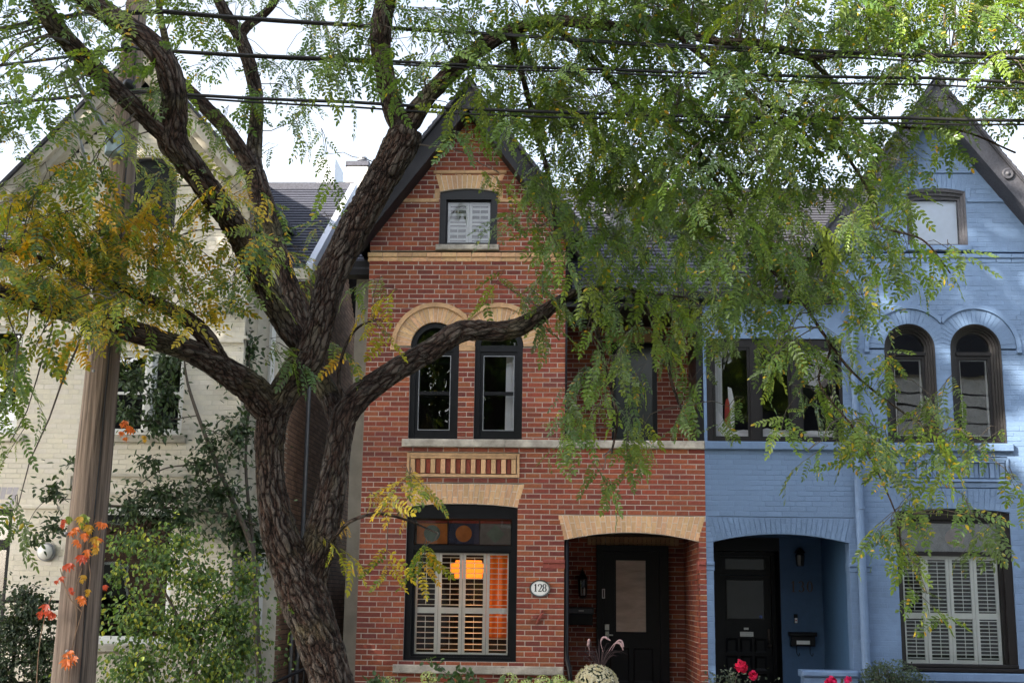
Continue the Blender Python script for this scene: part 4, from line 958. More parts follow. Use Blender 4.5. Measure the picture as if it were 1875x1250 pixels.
# ------------------------------------------------------------------ the street tree
tree = thing('locust_tree', 'big leaning locust tree with forked furrowed trunk and yellowing leaves', 'tree', (-2.0, -7.5, 0))
def catmull(P, step):
    out = []; P = [np.array(p, float) for p in P]; P = [2 * P[0] - P[1]] + P + [2 * P[-1] - P[-2]]
    for i in range(1, len(P) - 2):
        a, b, c, d = P[i - 1:i + 3]; n = max(2, int(np.linalg.norm((c - b)[:3]) / step))
        for k in range(n):
            t = k / n; out.append(.5 * (2 * b + (c - a) * t + (2 * a - 5 * b + 4 * c - d) * t * t + (3 * b - a - 3 * c + d) * t ** 3))
    out.append(P[-2]); return np.array(out)
SKEL = []
def limb(name, keys, parent, n=84, step=.016):
    K = []
    for px, py, w_, Y in keys:
        p = at(px, py, Y); K.append((p.x, p.y, p.z, metres(w_, Y) / 2 * .98))
    C = catmull(K, step); m = len(C); V = np.zeros((m * n, 3)); R_ = np.zeros(m * n); BC = np.zeros((m * n, 3))
    t = C[1, :3] - C[0, :3]; t /= np.linalg.norm(t); a = np.cross(t, (0.2, 1, .1)); a /= np.linalg.norm(a); s = 0; seed = random.uniform(0, 90)
    for i in range(m):
        t = C[min(i + 1, m - 1), :3] - C[max(i - 1, 0), :3]; t /= np.linalg.norm(t); a = a - t * a.dot(t); a /= np.linalg.norm(a); b = np.cross(t, a)
        if i: s += np.linalg.norm(C[i, :3] - C[i - 1, :3])
        r = max(.006, C[i, 3]); amp = min(.040, .25 * r)
        for j in range(n):
            w_ = 2 * math.pi * j / n; ca, sa = math.cos(w_), math.sin(w_)
            tw = .25 * math.sin(s * 1.3 + seed)
            x1, y1 = r * (ca * math.cos(tw) - sa * math.sin(tw)), r * (ca * math.sin(tw) + sa * math.cos(tw))
            wv = noise.noise(Vector((x1 * 11, y1 * 11, s * 6 + seed))) * .85; fq = 22 if r > .07 else 31
            dv, pv = noise.voronoi(Vector((x1 * fq + seed + wv, y1 * fq + wv, s * 3.5 + wv * 1.1)))
            hsh = (math.sin(pv[0].x * 12.9 + pv[0].y * 78.2 + pv[0].z * 37.7) * 43758.5) % 1.0
            v2 = noise.noise(Vector((x1 * 70, y1 * 70 + seed, s * 26.0))); v4 = noise.noise(Vector((x1 * 30, y1 * 30, s * 40.0 + seed)))
            ed = min(1, (dv[1] - dv[0]) * 3.4); rg = ed ** .7 * (.62 + .38 * hsh) + .10 * v2 + .08 * v4
            rg = min(1.0, max(0.0, rg))
            lump = .10 * noise.noise(Vector((x1 * 3 / max(r, .05) * .3, y1 * 3 / max(r, .05) * .3, s * 1.6 + seed)))
            rr = r * (1 + lump) + amp * .8 * (rg - .55)
            V[i * n + j] = C[i, :3] + (a * ca + b * sa) * rr; R_[i * n + j] = rg; BC[i * n + j] = (x1 + seed, y1, s)
    F = []
    for i in range(m - 1):
        for j in range(n): q = (j + 1) % n; F.append((i * n + j, i * n + q, (i + 1) * n + q, (i + 1) * n + j))
    np_mesh(name, V, F, 'bark', parent, attr=('ridge', R_), smooth=True, vattr=('barkco', BC))
    for i in range(0, m, 4): SKEL.append((C[i, 0], C[i, 1], C[i, 2], C[i, 3]))
T = -7.5
limb('trunk', [(655, 1475, 104, T), (640, 1400, 88, T), (617, 1300, 82, T), (602, 1230, 80, T), (580, 1160, 84, T), (557, 1095, 88, T), (535, 1040, 80, T), (514, 985, 68, T - .05), (499, 915, 58, T - .08), (493, 850, 53, T - .1), (494, 800, 55, T - .12), (500, 755, 60, T - .14), (522, 715, 58, T - .15), (552, 675, 62, T - .16), (575, 630, 58, T - .18), (590, 575, 56, T - .2), (607, 510, 54, T - .25), (640, 435, 57, T - .3), (678, 365, 60, T - .35), (712, 305, 64, T - .4), (735, 262, 68, T - .42), (745, 235, 58, T - .44)], tree, n=130)
limb('branch', [(556, 1095, 60, T + .02), (573, 1030, 66, T + .04), (587, 985, 62, T + .06), (601, 920, 56, T + .08), (615, 850, 49, T + .1), (623, 800, 47, T + .12), (632, 760, 50, T + .12), (655, 728, 50, T + .13), (685, 705, 46, T + .15), (735, 672, 43, T + .2), (790, 640, 41, T + .28), (838, 609, 42, T + .35), (875, 604, 38, T + .42), (930, 605, 37, T + .5), (975, 587, 33, T + .6), (1010, 562, 25, T + .7), (1050, 538, 16, T + .8), (1100, 528, 9, T + .9), (1170, 535, 6, T + 1.0), (1260, 545, 4, T + 1.3)], tree)
limb('branch', [(508, 775, 44, T - .12), (482, 738, 62, T - .2), (455, 708, 58, T - .3), (420, 684, 52, T - .45), (385, 660, 47, T - .6), (335, 637, 43, T - .85), (270, 616, 41, T - 1.1), (205, 597, 40, T - 1.3), (140, 577, 38, T - 1.5), (65, 552, 34, T - 1.7), (-40, 520, 28, T - 2.0), (-160, 480, 18, T - 2.2)], tree)
limb('branch', [(420, 684, 30, T - .45), (396, 652, 38, T - .55), (372, 612, 36, T - .7), (340, 583, 32, T - .8), (300, 562, 26, T - .9), (240, 535, 22, T - 1.0), (150, 508, 18, T - 1.2), (60, 470, 13, T - 1.4), (-40, 450, 8, T - 1.6)], tree)
limb('branch', [(578, 640, 30, T - .1), (545, 625, 40, T - .15), (515, 580, 44, T - .25), (488, 530, 46, T - .4), (460, 472, 47, T - .6), (428, 410, 49, T - .85), (385, 354, 50, T - 1.1), (345, 300, 53, T - 1.3), (316, 258, 58, T - 1.42), (318, 210, 52, T - 1.5), (318, 165, 48, T - 1.6), (300, 110, 48, T - 1.7), (265, 70, 46, T - 1.75), (210, 34, 44, T - 1.8), (145, -15, 42, T - 1.85), (80, -80, 34, T - 1.9), (20, -200, 24, T - 1.9)], tree)
limb('branch', [(325, 275, 34, T - 1.42), (290, 236, 38, T - 1.5), (250, 198, 36, T - 1.6), (205, 157, 36, T - 1.7), (160, 112, 38, T - 1.8), (115, 66, 38, T - 1.9), (80, 15, 40, T - 2.0), (55, -60, 34, T - 2.1), (20, -160, 24, T - 2.2)], tree)
limb('branch', [(628, 790, 40, T + .15), (605, 730, 40, T + .3), (580, 680, 38, T + .45), (560, 620, 36, T + .6), (535, 540, 36, T + .8), (508, 460, 36, T + 1.0), (488, 390, 40, T + 1.15), (470, 335, 42, T + 1.25), (462, 300, 36, T + 1.3), (468, 240, 28, T + 1.35), (470, 180, 28, T + 1.4), (456, 115, 28, T + 1.45), (436, 62, 27, T + 1.5), (410, 20, 23, T + 1.5), (385, -40, 18, T + 1.5), (360, -150, 12, T + 1.5)], tree)
limb('branch', [(474, 340, 24, T + 1.25), (455, 298, 30, T + 1.2), (415, 238, 29, T + 1.1), (378, 198, 27, T + 1.0), (345, 165, 25, T + .9), (320, 130, 20, T + .9), (300, 60, 14, T + .9), (280, -60, 9, T + .9)], tree, n=30)
limb('branch', [(438, 68, 20, T + 1.5), (452, 48, 20, T + 1.5), (480, 28, 17, T + 1.5), (505, 0, 15, T + 1.5), (540, -70, 10, T + 1.5)], tree, n=24)
limb('branch', [(748, 262, 36, T - .42), (728, 222, 42, T - .45), (714, 180, 39, T - .48), (702, 125, 37, T - .5), (697, 70, 40, T - .5), (703, 20, 41, T - .5), (715, -30, 38, T - .5), (735, -140, 26, T - .4)], tree)
limb('branch', [(728, 262, 40, T - .42), (752, 222, 42, T - .42), (775, 188, 36, T - .42), (808, 150, 34, T - .4), (850, 110, 34, T - .4), (892, 80, 32, T - .35), (935, 58, 28, T - .3), (1000, 40, 24, T - .3), (1100, 45, 21, T - .3), (1235, 62, 18, T - .2), (1315, 76, 16, T - .2), (1400, 80, 15, T - .2), (1480, 106, 13, T - .2), (1560, 96, 11, T - .2), (1690, 102, 10, T - .2), (1880, 92, 8, T - .2), (1990, 60, 6, T - .1)], tree)
limb('branch', [(1000, 40, 14, T - .3), (1080, 100, 13, T - .1), (1150, 180, 12, T), (1250, 240, 11, T), (1310, 330, 8, T), (1370, 450, 7, T), (1460, 540, 6, T), (1500, 600, 6, T), (1560, 680, 5, T), (1640, 745, 4, T), (1720, 800, 3, T)], tree, n=16)
limb('branch', [(1235, 62, 12, T - .2), (1330, 140, 11, T - .3), (1390, 185, 10, T - .3), (1450, 210, 10, T - .3), (1505, 238, 9, T - .3), (1560, 300, 7, T - .3), (1600, 370, 6, T - .3), (1618, 415, 5, T - .3), (1690, 440, 4, T - .3), (1740, 500, 3, T - .3)], tree, n=14)
limb('branch', [(1500, 600, 5, T), (1520, 640, 5, T + .1), (1500, 700, 4, T + .1), (1560, 780, 4, T + .1), (1600, 850, 3.5, T + .1), (1640, 940, 3, T + .1), (1650, 1000, 3, T + .1)], tree, n=12)
limb('branch', [(1480, 106, 10, T - .2), (1560, 180, 8, T + .2), (1640, 230, 6, T + .4), (1760, 240, 5, T + .4), (1860, 280, 4, T + .4)], tree, n=12)
limb('branch', [(935, 58, 14, T - .3), (960, 150, 12, T), (985, 250, 10, T + .2), (1010, 350, 8, T + .3), (1020, 450, 6, T + .3)], tree, n=12)
limb('branch', [(1060, 535, 12, T + .8), (1090, 600, 10, T + .8), (1110, 680, 8, T + .8), (1130, 760, 6, T + .8), (1120, 830, 4, T + .8)], tree, n=12)
limb('branch', [(1150, 520, 9, T + 1.0), (1210, 610, 8, T + 1.0), (1230, 700, 6, T + 1.0), (1260, 780, 4, T + 1.0)], tree, n=12)
limb('branch', [(596, 1010, 12, T + .02), (612, 985, 8, T - .1), (640, 955, 7, T - .2), (690, 940, 6, T - .25), (740, 950, 5, T - .3), (800, 975, 3, T - .3)], tree, n=10)
limb('branch', [(640, 745, 12, T + .1), (620, 700, 8, T), (630, 640, 6, T - .1), (655, 600, 5, T - .1), (690, 585, 3, T - .1)], tree, n=10)
SK = np.array(SKEL)

# foliage density over the crown, one digit for every 75-pixel square of the photograph
GRID = """4444443334445556666655555
5555544445556667777777766
5555666777788999998889999
5545445777788998889888888
5433324731369999988888777
6421222300138999999998533
6665544200114999998888200
9998765300002799999865200
9999876400001678888865430
9998765441112798888864310
7321222244000257777652100
6210000110000057524654310
4100000000000376322467641
3200000001000333101145651
2000000035200000000013552
0000000023300000000004433
0000000320000000000002201
""".split()
Y_OF = {}
def leaf_templates(k):
    out = []
    for v in range(k):
        rs = np.random.default_rng(100 + v); npair = int(rs.integers(7, 10)); q = []; curl = rs.uniform(.10, .45); bend = rs.uniform(-.12, .12)
        pos = lambda t: np.array([t * (1 - .12 * curl * t), bend * t * t, -curl * t * t])
        items = []
        for i in range(npair):
            t = .14 + .82 * i / (npair - 1); L = .215 * (1 - .5 * abs(t - .52)) * rs.uniform(.85, 1.1)
            for sd in (-1, 1):
                if rs.random() < .04: continue
                ang = math.radians(rs.uniform(58, 76) - 22 * t); items.append((pos(t + rs.uniform(-.015, .015)), np.array([math.cos(ang), sd * math.sin(ang), -rs.uniform(.0, .35)]), L))
        items.append((pos(1.0), np.array([1, bend, -curl]), .2))
        V = []
        for b, d, L in items:
            d = d / np.linalg.norm(d); up = np.array([rs.uniform(-.25, .25), rs.uniform(-.25, .25), 1.0]); sv = np.cross(up, d); sv /= np.linalg.norm(sv); nv = np.cross(d, sv); wd = L * .225; fo = wd * .35
            V += [b, b + d * L * .33 + sv * wd + nv * fo, b + d * L * .72 + sv * wd * .85 + nv * fo * .8, b + d * L, b + d * L * .72 - sv * wd * .85 + nv * fo * .8, b + d * L * .33 - sv * wd + nv * fo]
        nl = len(items); F = []
        for i in range(nl): o = i * 6; F += [(o, o + 1, o + 2, o + 3), (o, o + 3, o + 4, o + 5)]
        for i in range(4):
            a, b = pos(i / 4), pos((i + 1) / 4); k0 = len(V); w_ = .006; V += [a + [0, w_, 0], a - [0, w_, 0], b - [0, w_, 0], b + [0, w_, 0]]; F.append((k0, k0 + 1, k0 + 2, k0 + 3))
        out.append((np.array(V), np.array(F), nl))
    return out
TPL = leaf_templates(10)
GREENS = np.array([(.14, .225, .037), (.115, .20, .037), (.095, .175, .048), (.175, .265, .04), (.105, .165, .055), (.20, .265, .04)])
YELLS = np.array([(.60, .44, .03), (.54, .44, .03), (.38, .38, .035), (.60, .36, .025), (.30, .35, .03)])
leafV, leafF, leafT, nv_ = [], [], [], 0
def put_leaf(base, d, up, size, col, speck=.03):
    global nv_
    V, F, nl = TPL[rng.integers(len(TPL))]
    d = d / np.linalg.norm(d); sv = np.cross(up, d); sv /= max(1e-6, np.linalg.norm(sv)); nn = np.cross(d, sv)
    P = base + (V[:, :1] * d + V[:, 1:2] * sv + V[:, 2:3] * nn) * size
    lc = np.clip(col * (1 + rng.uniform(-.18, .18, (nl, 1))), 0, 1); sp_ = rng.random(nl) < speck; lc[sp_] = YELLS[rng.integers(len(YELLS), size=int(sp_.sum()))] * .85
    c = np.repeat(lc, 6, axis=0)
    c = np.vstack([c, np.tile(col * .8, (len(V) - nl * 6, 1))])
    leafV.append(P); leafF.append(F + nv_); leafT.append(c); nv_ += len(V)
def ybase(p2):
    d = (SKP[:, 0] - p2[0]) ** 2 + (SKP[:, 1] - p2[1]) ** 2; return SK[int(d.argmin()), 1]
def project(p):
    v = Vector(p) - CAM; z = v.dot(FWD); return (W / 2 + v.dot(RIGHT) / z * FPX, H / 2 - v.dot(UP) / z * FPX)
SKP = np.array([project(p[:3]) for p in SK])
twigs = MB(); seeds = []
def px_left(c, r): return c < 7 and r < 12
for r_, row in enumerate(GRID):
    for c_, ch_ in enumerate(row):
        dd = int(ch_)
        if not dd: continue
        cov = min(.93, dd / 10 + .03); lai = -math.log(1 - cov); n = lai * (2.7 if px_left(c_, r_) else (3.2 if c_ >= 13 and r_ <= 8 else 2.55)); n = int(n) + (random.random() < n - int(n))
        for _ in range(n): seeds.append((75 * c_ + random.uniform(0, 75), 75 * (r_ - 2) - 16 + random.uniform(0, 75)))
for k in range(70): seeds.append((random.uniform(-350, 0), random.uniform(-200, 650)))
for k in range(90): seeds.append((random.uniform(1880, 2050), random.uniform(-150, 240)))
for k in range(60): seeds.append((random.uniform(-200, 2200), random.uniform(-900, -150)))
clusters = {}
for px, py in seeds:
    y_ = ybase((px, py)) + rng.normal(0, .42); clusters.setdefault((int(px // 130), int(py // 130), int(y_ // .8)), []).append((px, py, y_))
for key, S in clusters.items():
    P3 = [np.array(at(px, py, y_)) for px, py, y_ in S]; cen = np.mean(P3, axis=0) + np.array([0, 0, .08])
    dist = np.linalg.norm(SK[:, :3] - cen, axis=1); j = int((dist + .25 * np.maximum(0, SK[:, 2] * -1 + cen[2])).argmin()); root = SK[j, :3]
    L = np.linalg.norm(cen - root); mid = (cen + root) / 2 + np.array([rng.normal(0, .06), rng.normal(0, .06), .14 * L])
    path = [(1 - t) ** 2 * root + 2 * t * (1 - t) * mid + t * t * cen + (rng.normal(0, .012, 3) if 0 < t < 1 else 0) for t in np.linspace(0, 1, 6)]
    r0 = min(.011, .004 + .004 * L); twigs.tube([Vector(p) for p in path], [r0 * (1 - .6 * t) for t in np.linspace(0, 1, 6)], 5, cap=False)
    for (px, py, y_), p in zip(S, P3):
        yel = .03
        if px < 470 and 260 < py < 640: yel = .40 if py > 330 else .15
        elif 590 < px < 830 and py > 540: yel = .86 if not (py < 620 and px > 700) else .15
        elif 380 < px < 600 and 330 < py < 640: yel = .3
        elif px > 1560 and py > 480: yel = .16
        elif 450 < px < 520 and 1000 < py: yel = .9
        hang = .95 if (950 < px < 1290 and py > 560) or (px < 120 and py > 600) or (500 < px < 650 and py < 320) else (.6 if px > 950 and py > 250 else .35)
        h = rng.normal(0, 1, 3); h[2] = 0; h /= np.linalg.norm(h); tl = rng.uniform(.28, .5)
        d0 = h * (1 - .5 * hang) + np.array([0, 0, -.25 - .75 * hang * rng.uniform(.3, 1)]); d0 /= np.linalg.norm(d0); st = p - d0 * tl * .55 + np.array([0, 0, .03])
        tw = [cen + (st - cen) * t + np.array([0, 0, .05 * math.sin(math.pi * t)]) for t in (0, .5)] + [st + d0 * tl * t + np.array([0, 0, -.12 * t * t * tl]) for t in (0, .35, .7, 1)]
        twigs.tube([Vector(q) for q in tw], [.0035, .003, .003, .0025, .002, .0012], 4, cap=False)
        nl = rng.integers(7, 11); base_col = YELLS[rng.integers(len(YELLS))] if yel > .2 and rng.random() < yel else GREENS[rng.integers(len(GREENS))]
        lime = px < 600 and 230 < py < 660
        if lime and base_col[0] < base_col[1]: base_col = base_col * np.array([1.55, 1.25, .9])
        for i in range(nl):
            t = (i + .5) / nl; b = st + d0 * tl * t + np.array([0, 0, -.12 * t * t * tl]); sd = np.cross(d0, [0, 0, 1.]); sd /= max(.05, np.linalg.norm(sd))
            ld = d0 * rng.uniform(.3, .9) + sd * (1 if i % 2 else -1) * rng.uniform(.5, 1) + np.array([0, 0, -1.0 * rng.uniform(.0, 1.0) * (.35 + .9 * hang)]) + rng.normal(0, .28, 3)
            up = np.array([0, 0, 1.]) + h * .8 + rng.normal(0, .35, 3)
            col = base_col * rng.uniform(.8, 1.2)
            if rng.random() < .5: col = (YELLS if yel > .2 and rng.random() < yel else GREENS)[rng.integers(5)] * rng.uniform(.8, 1.2)
            put_leaf(b, ld, up, rng.choice([rng.uniform(.13, .2), rng.uniform(.19, .31)], p=[.25, .75]), col, min(.3, .02 + yel * .5))
twigs.build('twigs', 'twig', tree, kind='stuff')
np_mesh('crown', np.vstack(leafV), np.vstack(leafF), 'leaf', tree, np.vstack(leafT), kind='stuff')
print('LEAF QUADS', sum(len(f) for f in leafF), 'seeds', len(seeds))

# ------------------------------------------------------------------ simple-leaved plants
def leaf_cloud(name, parent, base, dirs, ups, size, aspect, tints, m='leaf2', fold=.25):
    base, d, up = map(np.asarray, (base, dirs, ups)); d = d / np.linalg.norm(d, axis=1, keepdims=True)
    sv = np.cross(up, d); sv /= np.maximum(1e-6, np.linalg.norm(sv, axis=1, keepdims=True)); nn = np.cross(d, sv); L = np.asarray(size)[:, None]; w_ = L * aspect
    pts = [base, base + d * L * .3 + sv * w_ + nn * w_ * fold, base + d * L * .7 + sv * w_ * .75 + nn * w_ * fold - nn * L * .04, base + d * L - nn * L * .14, base + d * L * .7 - sv * w_ * .75 + nn * w_ * fold - nn * L * .04, base + d * L * .3 - sv * w_ + nn * w_ * fold]
    V = np.stack(pts, 1).reshape(-1, 3); n = len(base); o = (np.arange(n) * 6)[:, None]
    F = np.concatenate([o + np.array([[0, 1, 2, 3]]), o + np.array([[0, 3, 4, 5]])], 1).reshape(-1, 4)
    return np_mesh(name, V, F, m, parent, np.repeat(np.asarray(tints), 6, axis=0), kind='stuff')
def pick_cols(n, cols, probs, j=.2):
    c = np.array(cols)[rng.choice(len(cols), n, p=probs)]; return np.clip(c * rng.uniform(1 - j, 1 + j, (n, 1)), 0, 1)
def px_plant(name, label, cat, blobs, per, stems, size, aspect, cols, probs, root_px, droop=.5, group=None, m='leaf2', outward=.6, ragged=True):
    """blobs: (px, py, rx, ry, Y, depth) patches of leaves standing at depth Y; stems: lists of (px, py, Y, radius)"""
    r0 = at(*root_px); T_ = thing(name, label, cat, (r0.x, r0.y, 0), group)
    st = MB()
    for S in stems:
        K = [(*at(a, b, Y), r) for a, b, Y, r in S]; C = catmull(K, .06); st.tube([Vector(c[:3]) for c in C], [max(.0015, c[3]) for c in C], 6)
    B, Dd, U = [], [], []
    for px, py, rx, ry, Y, dp in blobs:
        n = int(per * rx * ry / 1000.); c = np.array(at(px, py, Y)); sx, sz = metres(rx, Y), metres(ry, Y)
        q = rng.normal(0, 1, (n, 3)); q /= np.linalg.norm(q, axis=1, keepdims=True); q *= (np.abs(rng.normal(0, .62, (n, 1))) + .12) if ragged else rng.uniform(.15, 1, (n, 1)) ** .45
        P = c + q * np.array([sx, dp, sz]); P[:, 2] = np.maximum(P[:, 2], .02); B.append(P)
        dd = q * outward + rng.normal(0, .6, (n, 3)) + np.array([0, -.25, -droop]); Dd.append(dd); U.append(rng.normal(0, .45, (n, 3)) + np.array([0, -.55, .8]))
        for k in range(max(1, n // 28)):
            e = P[rng.integers(n)]; mid = (c + e) / 2 + np.array([0, 0, .05]); st.tube([Vector(c), Vector(mid), Vector(e)], [.005, .0035, .0015], 4, cap=False)
    B = np.vstack(B); n = len(B)
    st.build('stem', 'twig', T_)
    leaf_cloud('foliage', T_, B, np.vstack(Dd), np.vstack(U), rng.uniform(size[0], size[1], n), aspect, pick_cols(n, cols, probs), m)
    return T_
DG = [(.036, .066, .026), (.05, .092, .035), (.028, .05, .024), (.07, .115, .036)]
# climbing shrub trained up the cream wall
px_plant('climbing_shrub', 'dark-leaved shrub trained up the cream wall around the upper window', 'shrub',
  [(250, 700, 45, 40, -.35, .25), (300, 720, 45, 50, -.3, .2), (235, 760, 35, 30, -.35, .2), (290, 775, 60, 30, -.35, .2), (310, 660, 40, 30, -.3, .2), (385, 815, 35, 35, -.3, .2), (440, 790, 45, 70, -.1, .3), (370, 850, 60, 22, -.35, .2), (270, 845, 40, 18, -.35, .2), (300, 905, 95, 40, -.45, .25), (400, 900, 70, 45, -.3, .25), (240, 930, 60, 35, -.5, .25), (330, 950, 80, 35, -.45, .2), (440, 960, 60, 60, -.1, .3), (100, 900, 40, 25, -.5, .2), (95, 965, 35, 30, -.5, .2), (60, 990, 22, 12, -.5, .1), (425, 690, 40, 25, -.2, .2), (420, 560, 45, 30, .0, .2), (500, 420, 40, 25, .2, .3), (455, 640, 30, 60, .2, .2), (470, 1000, 40, 60, .2, .3), (140, 850, 40, 14, -.5, .15)],
  120, [[(480, 1350, -.3, .05), (470, 1150, -.3, .045), (462, 1010, -.25, .042), (425, 915, -.25, .035), (385, 820, -.28, .03), (352, 730, -.3, .024), (340, 680, -.3, .016), (335, 620, -.3, .008)], [(440, 945, -.25, .02), (330, 930, -.4, .014), (210, 925, -.5, .010), (90, 915, -.5, .006), (40, 975, -.5, .003)], [(395, 850, -.28, .014), (300, 858, -.35, .01), (235, 905, -.4, .006)], [(405, 865, -.28, .014), (330, 910, -.4, .009), (250, 955, -.45, .005)], [(365, 760, -.3, .010), (290, 770, -.35, .006), (225, 765, -.35, .004)], [(370, 780, -.3, .008), (415, 800, -.3, .005), (450, 812, -.2, .003)], [(465, 1010, -.2, .03), (450, 850, .1, .022), (458, 700, .2, .016), (450, 600, .1, .01)], [(470, 960, -.2, .016), (410, 945, -.25, .01), (360, 985, -.35, .006)]],
  (.065, .115), .24, DG, [.35, .35, .15, .15], (480, 1350, -.3), .25, outward=.8)
# light green bush in front of the cream house
px_plant('garden_bush', 'bushy green and yellow leaved shrub in front of the cream house', 'bush',
  [(300, 1030, 85, 55, -1.6, .5), (240, 990, 60, 35, -1.5, .4), (370, 1060, 80, 60, -1.5, .5), (420, 1130, 70, 80, -1.3, .5), (260, 1130, 90, 60, -1.7, .5), (340, 1160, 100, 80, -1.6, .6), (250, 1220, 100, 60, -1.8, .6), (400, 1230, 100, 70, -1.5, .6), (450, 1060, 40, 60, -1.0, .4), (330, 990, 50, 35, -1.5, .4), (215, 1050, 20, 30, -1.5, .3), (440, 1180, 50, 70, -1.2, .4)],
  170, [[(372, 1420, -1.6, .035), (360, 1250, -1.6, .03), (335, 1150, -1.6, .022), (290, 1060, -1.6, .014), (265, 990, -1.6, .006)], [(345, 1180, -1.6, .016), (400, 1110, -1.5, .011), (450, 1040, -1.2, .006)], [(372, 1420, -1.6, .02), (420, 1250, -1.4, .014), (440, 1130, -1.3, .008)]],
  (.04, .075), .33, [(.085, .165, .035), (.115, .21, .035), (.055, .115, .03), (.38, .40, .035), (.22, .30, .035)], [.30, .28, .16, .08, .18], (372, 1420, -1.6), .9)
# ivy over the wooden trellis, far left
iv_ = px_plant('ivy', 'ivy covering a dark trellis at the lower left corner', 'ivy', [(60, 1120, 60, 45, -1.3, .3), (70, 1190, 65, 55, -1.3, .3), (25, 1150, 40, 60, -1.4, .3), (90, 1250, 60, 60, -1.3, .3), (0, 1230, 40, 60, -1.4, .3), (45, 1090, 35, 25, -1.25, .2), (-60, 1200, 60, 90, -1.4, .3)],
  330, [[(60, 1420, -1.2, .02), (60, 1250, -1.2, .014), (45, 1100, -1.2, .006)], [(110, 1420, -1.2, .016), (105, 1250, -1.2, .01), (85, 1110, -1.2, .004)]], (.035, .065), .36, [(.03, .055, .025), (.05, .085, .035), (.075, .10, .05)], [.45, .4, .15], (60, 1420, -1.2), .6)
tp = at(75, 1240, -1.05); trl = thing('trellis', 'dark wooden trellis under the ivy at the lower left corner', 'trellis', (tp.x, -1.05, 0))
for k in range(5): MB().box(tp.x - .7 + k * .3, tp.x - .66 + k * .3, -1.07, -1.05, 0, 1.55).build('upright', 'blackwood', trl)
for k in range(6): MB().box(tp.x - .75, tp.x + .6, -1.05, -1.03, .2 + k * .26, .24 + k * .26).build('slat', 'blackwood', trl)
# creeper on the pole: every leaf a piece of its own
cr = thing('creeper_vine', 'red and orange creeper leaves clinging to the wooden pole', 'vine', (-3.83, YP - .2, 0))
vs_ = MB()
for S in ([(120, 1330), (130, 1200), (150, 1120), (165, 1060), (160, 1000), (175, 950)], [(150, 1120), (125, 1090), (110, 1040)], [(160, 1010), (180, 985), (186, 950)], [(130, 1200), (140, 1140), (138, 1080), (150, 1040)], [(60, 1420), (70, 1200), (85, 1120), (95, 1090)]):
    C = catmull([(*at(a, b, YP - .20), 0) for a, b in S], .05); vs_.tube([Vector(c[:3]) for c in C], .004, 5)
vs_.build('stem', mat('vine_stem', (.25, .16, .1), .8), cr)
VL = [((.62, .09, .03), [(118, 950, 20), (128, 1030, 26), (150, 1015, 30), (112, 1055, 18), (132, 1075, 16), (85, 1105, 26), (92, 1118, 24), (75, 1118, 18), (193, 1070, 16), (100, 1122, 20)]), ((.75, .2, .03), [(138, 965, 24), (155, 975, 22), (143, 988, 20), (122, 1205, 30), (135, 1200, 26), (128, 1190, 22), (160, 1005, 22), (186, 955, 24), (185, 985, 18), (150, 1090, 26), (240, 780, 26), (232, 770, 22), (225, 790, 18)]), ((.6, .36, .03), [(148, 945, 24), (165, 960, 26), (172, 982, 26), (178, 1000, 22), (155, 1052, 18), (163, 1078, 16), (265, 797, 16)]), ((.22, .30, .03), [(158, 942, 26), (128, 945, 20), (152, 955, 18)])]
lm = {}
for col, L_ in VL:
    mm = leaf_mat('creeper_leaf', .35); mm.node_tree.nodes['Attribute'].attribute_name = 'none'
    rg_ = mm.node_tree.nodes.new("ShaderNodeRGB"); rg_.outputs[0].default_value = (*col, 1); P_b = mm.node_tree.nodes['Principled BSDF']; mm.node_tree.links.new(rg_.outputs[0], P_b.inputs['Base Color'])
    for n_ in mm.node_tree.nodes:
        if n_.type == 'MIX_RGB': mm.node_tree.links.new(rg_.outputs[0], n_.inputs[1])
    for px, py, sz in [(a_ + dx_, b_ + dy_, c_ * k_) for a_, b_, c_ in L_ for dx_, dy_, k_ in ((0, 0, 1), (random.uniform(-9, 9), random.uniform(2, 12), .8))]:
        c = at(px, py, YP - .21 - random.uniform(.0, .06)); s_ = metres(sz, YP) * .56; b = MB(); a0 = random.uniform(-.5, .5)
        for k in range(5):
            a = -math.pi / 2 + a0 + (k - 2) * .46; ln = s_ * (1.25 - .16 * abs(k - 2)); dx, dz = math.cos(a), math.sin(a); nx_, nz_ = -dz, dx; wv = ln * .19; yo = random.uniform(-.7, .2) * s_
            pts = [(c.x, c.y, c.z), (c.x + dx * ln * .4 + nx_ * wv, c.y - .012, c.z + dz * ln * .4 + nz_ * wv), (c.x + dx * ln, c.y + yo, c.z + dz * ln), (c.x + dx * ln * .4 - nx_ * wv, c.y - .012, c.z + dz * ln * .4 - nz_ * wv)]
            b.add(pts, [(0, 1, 2, 3)])
        b.build('leaf', mm, cr)
# loose reddening leaves on the climbing shrub are part of the creeper above

# hydrangeas under the red house's window
hyd = thing('hydrangea', 'pale green hydrangea bush under the window of number 128', 'hydrangea', (-.5, -.6, 0))
HB, HD, HU, HS = [], [], [], []
for px, py, r in ((785, 1241, 15), (714, 1252, 16), (846, 1254, 12), (932, 1246, 17), (963, 1254, 13), (993, 1248, 14), (1024, 1247, 14), (1045, 1255, 10), (905, 1262, 14), (760, 1265, 14)):
    c = np.array(at(px, py, -.75)); R0 = metres(r, -.75); n = 150
    q = rng.normal(0, 1, (n, 3)); q /= np.linalg.norm(q, axis=1, keepdims=True); B = c + q * R0 * np.array([1, 1, .85])
    t_ = rng.normal(0, 1, (n, 3)); leaf_cloud('flower_head', hyd, B, np.cross(q, t_), q, rng.uniform(.018, .03, n), .5, pick_cols(n, [(.52, .62, .25), (.42, .55, .2), (.62, .66, .36)], [.4, .4, .2], .1), 'flower')
    HS.append(c)
stm = MB()
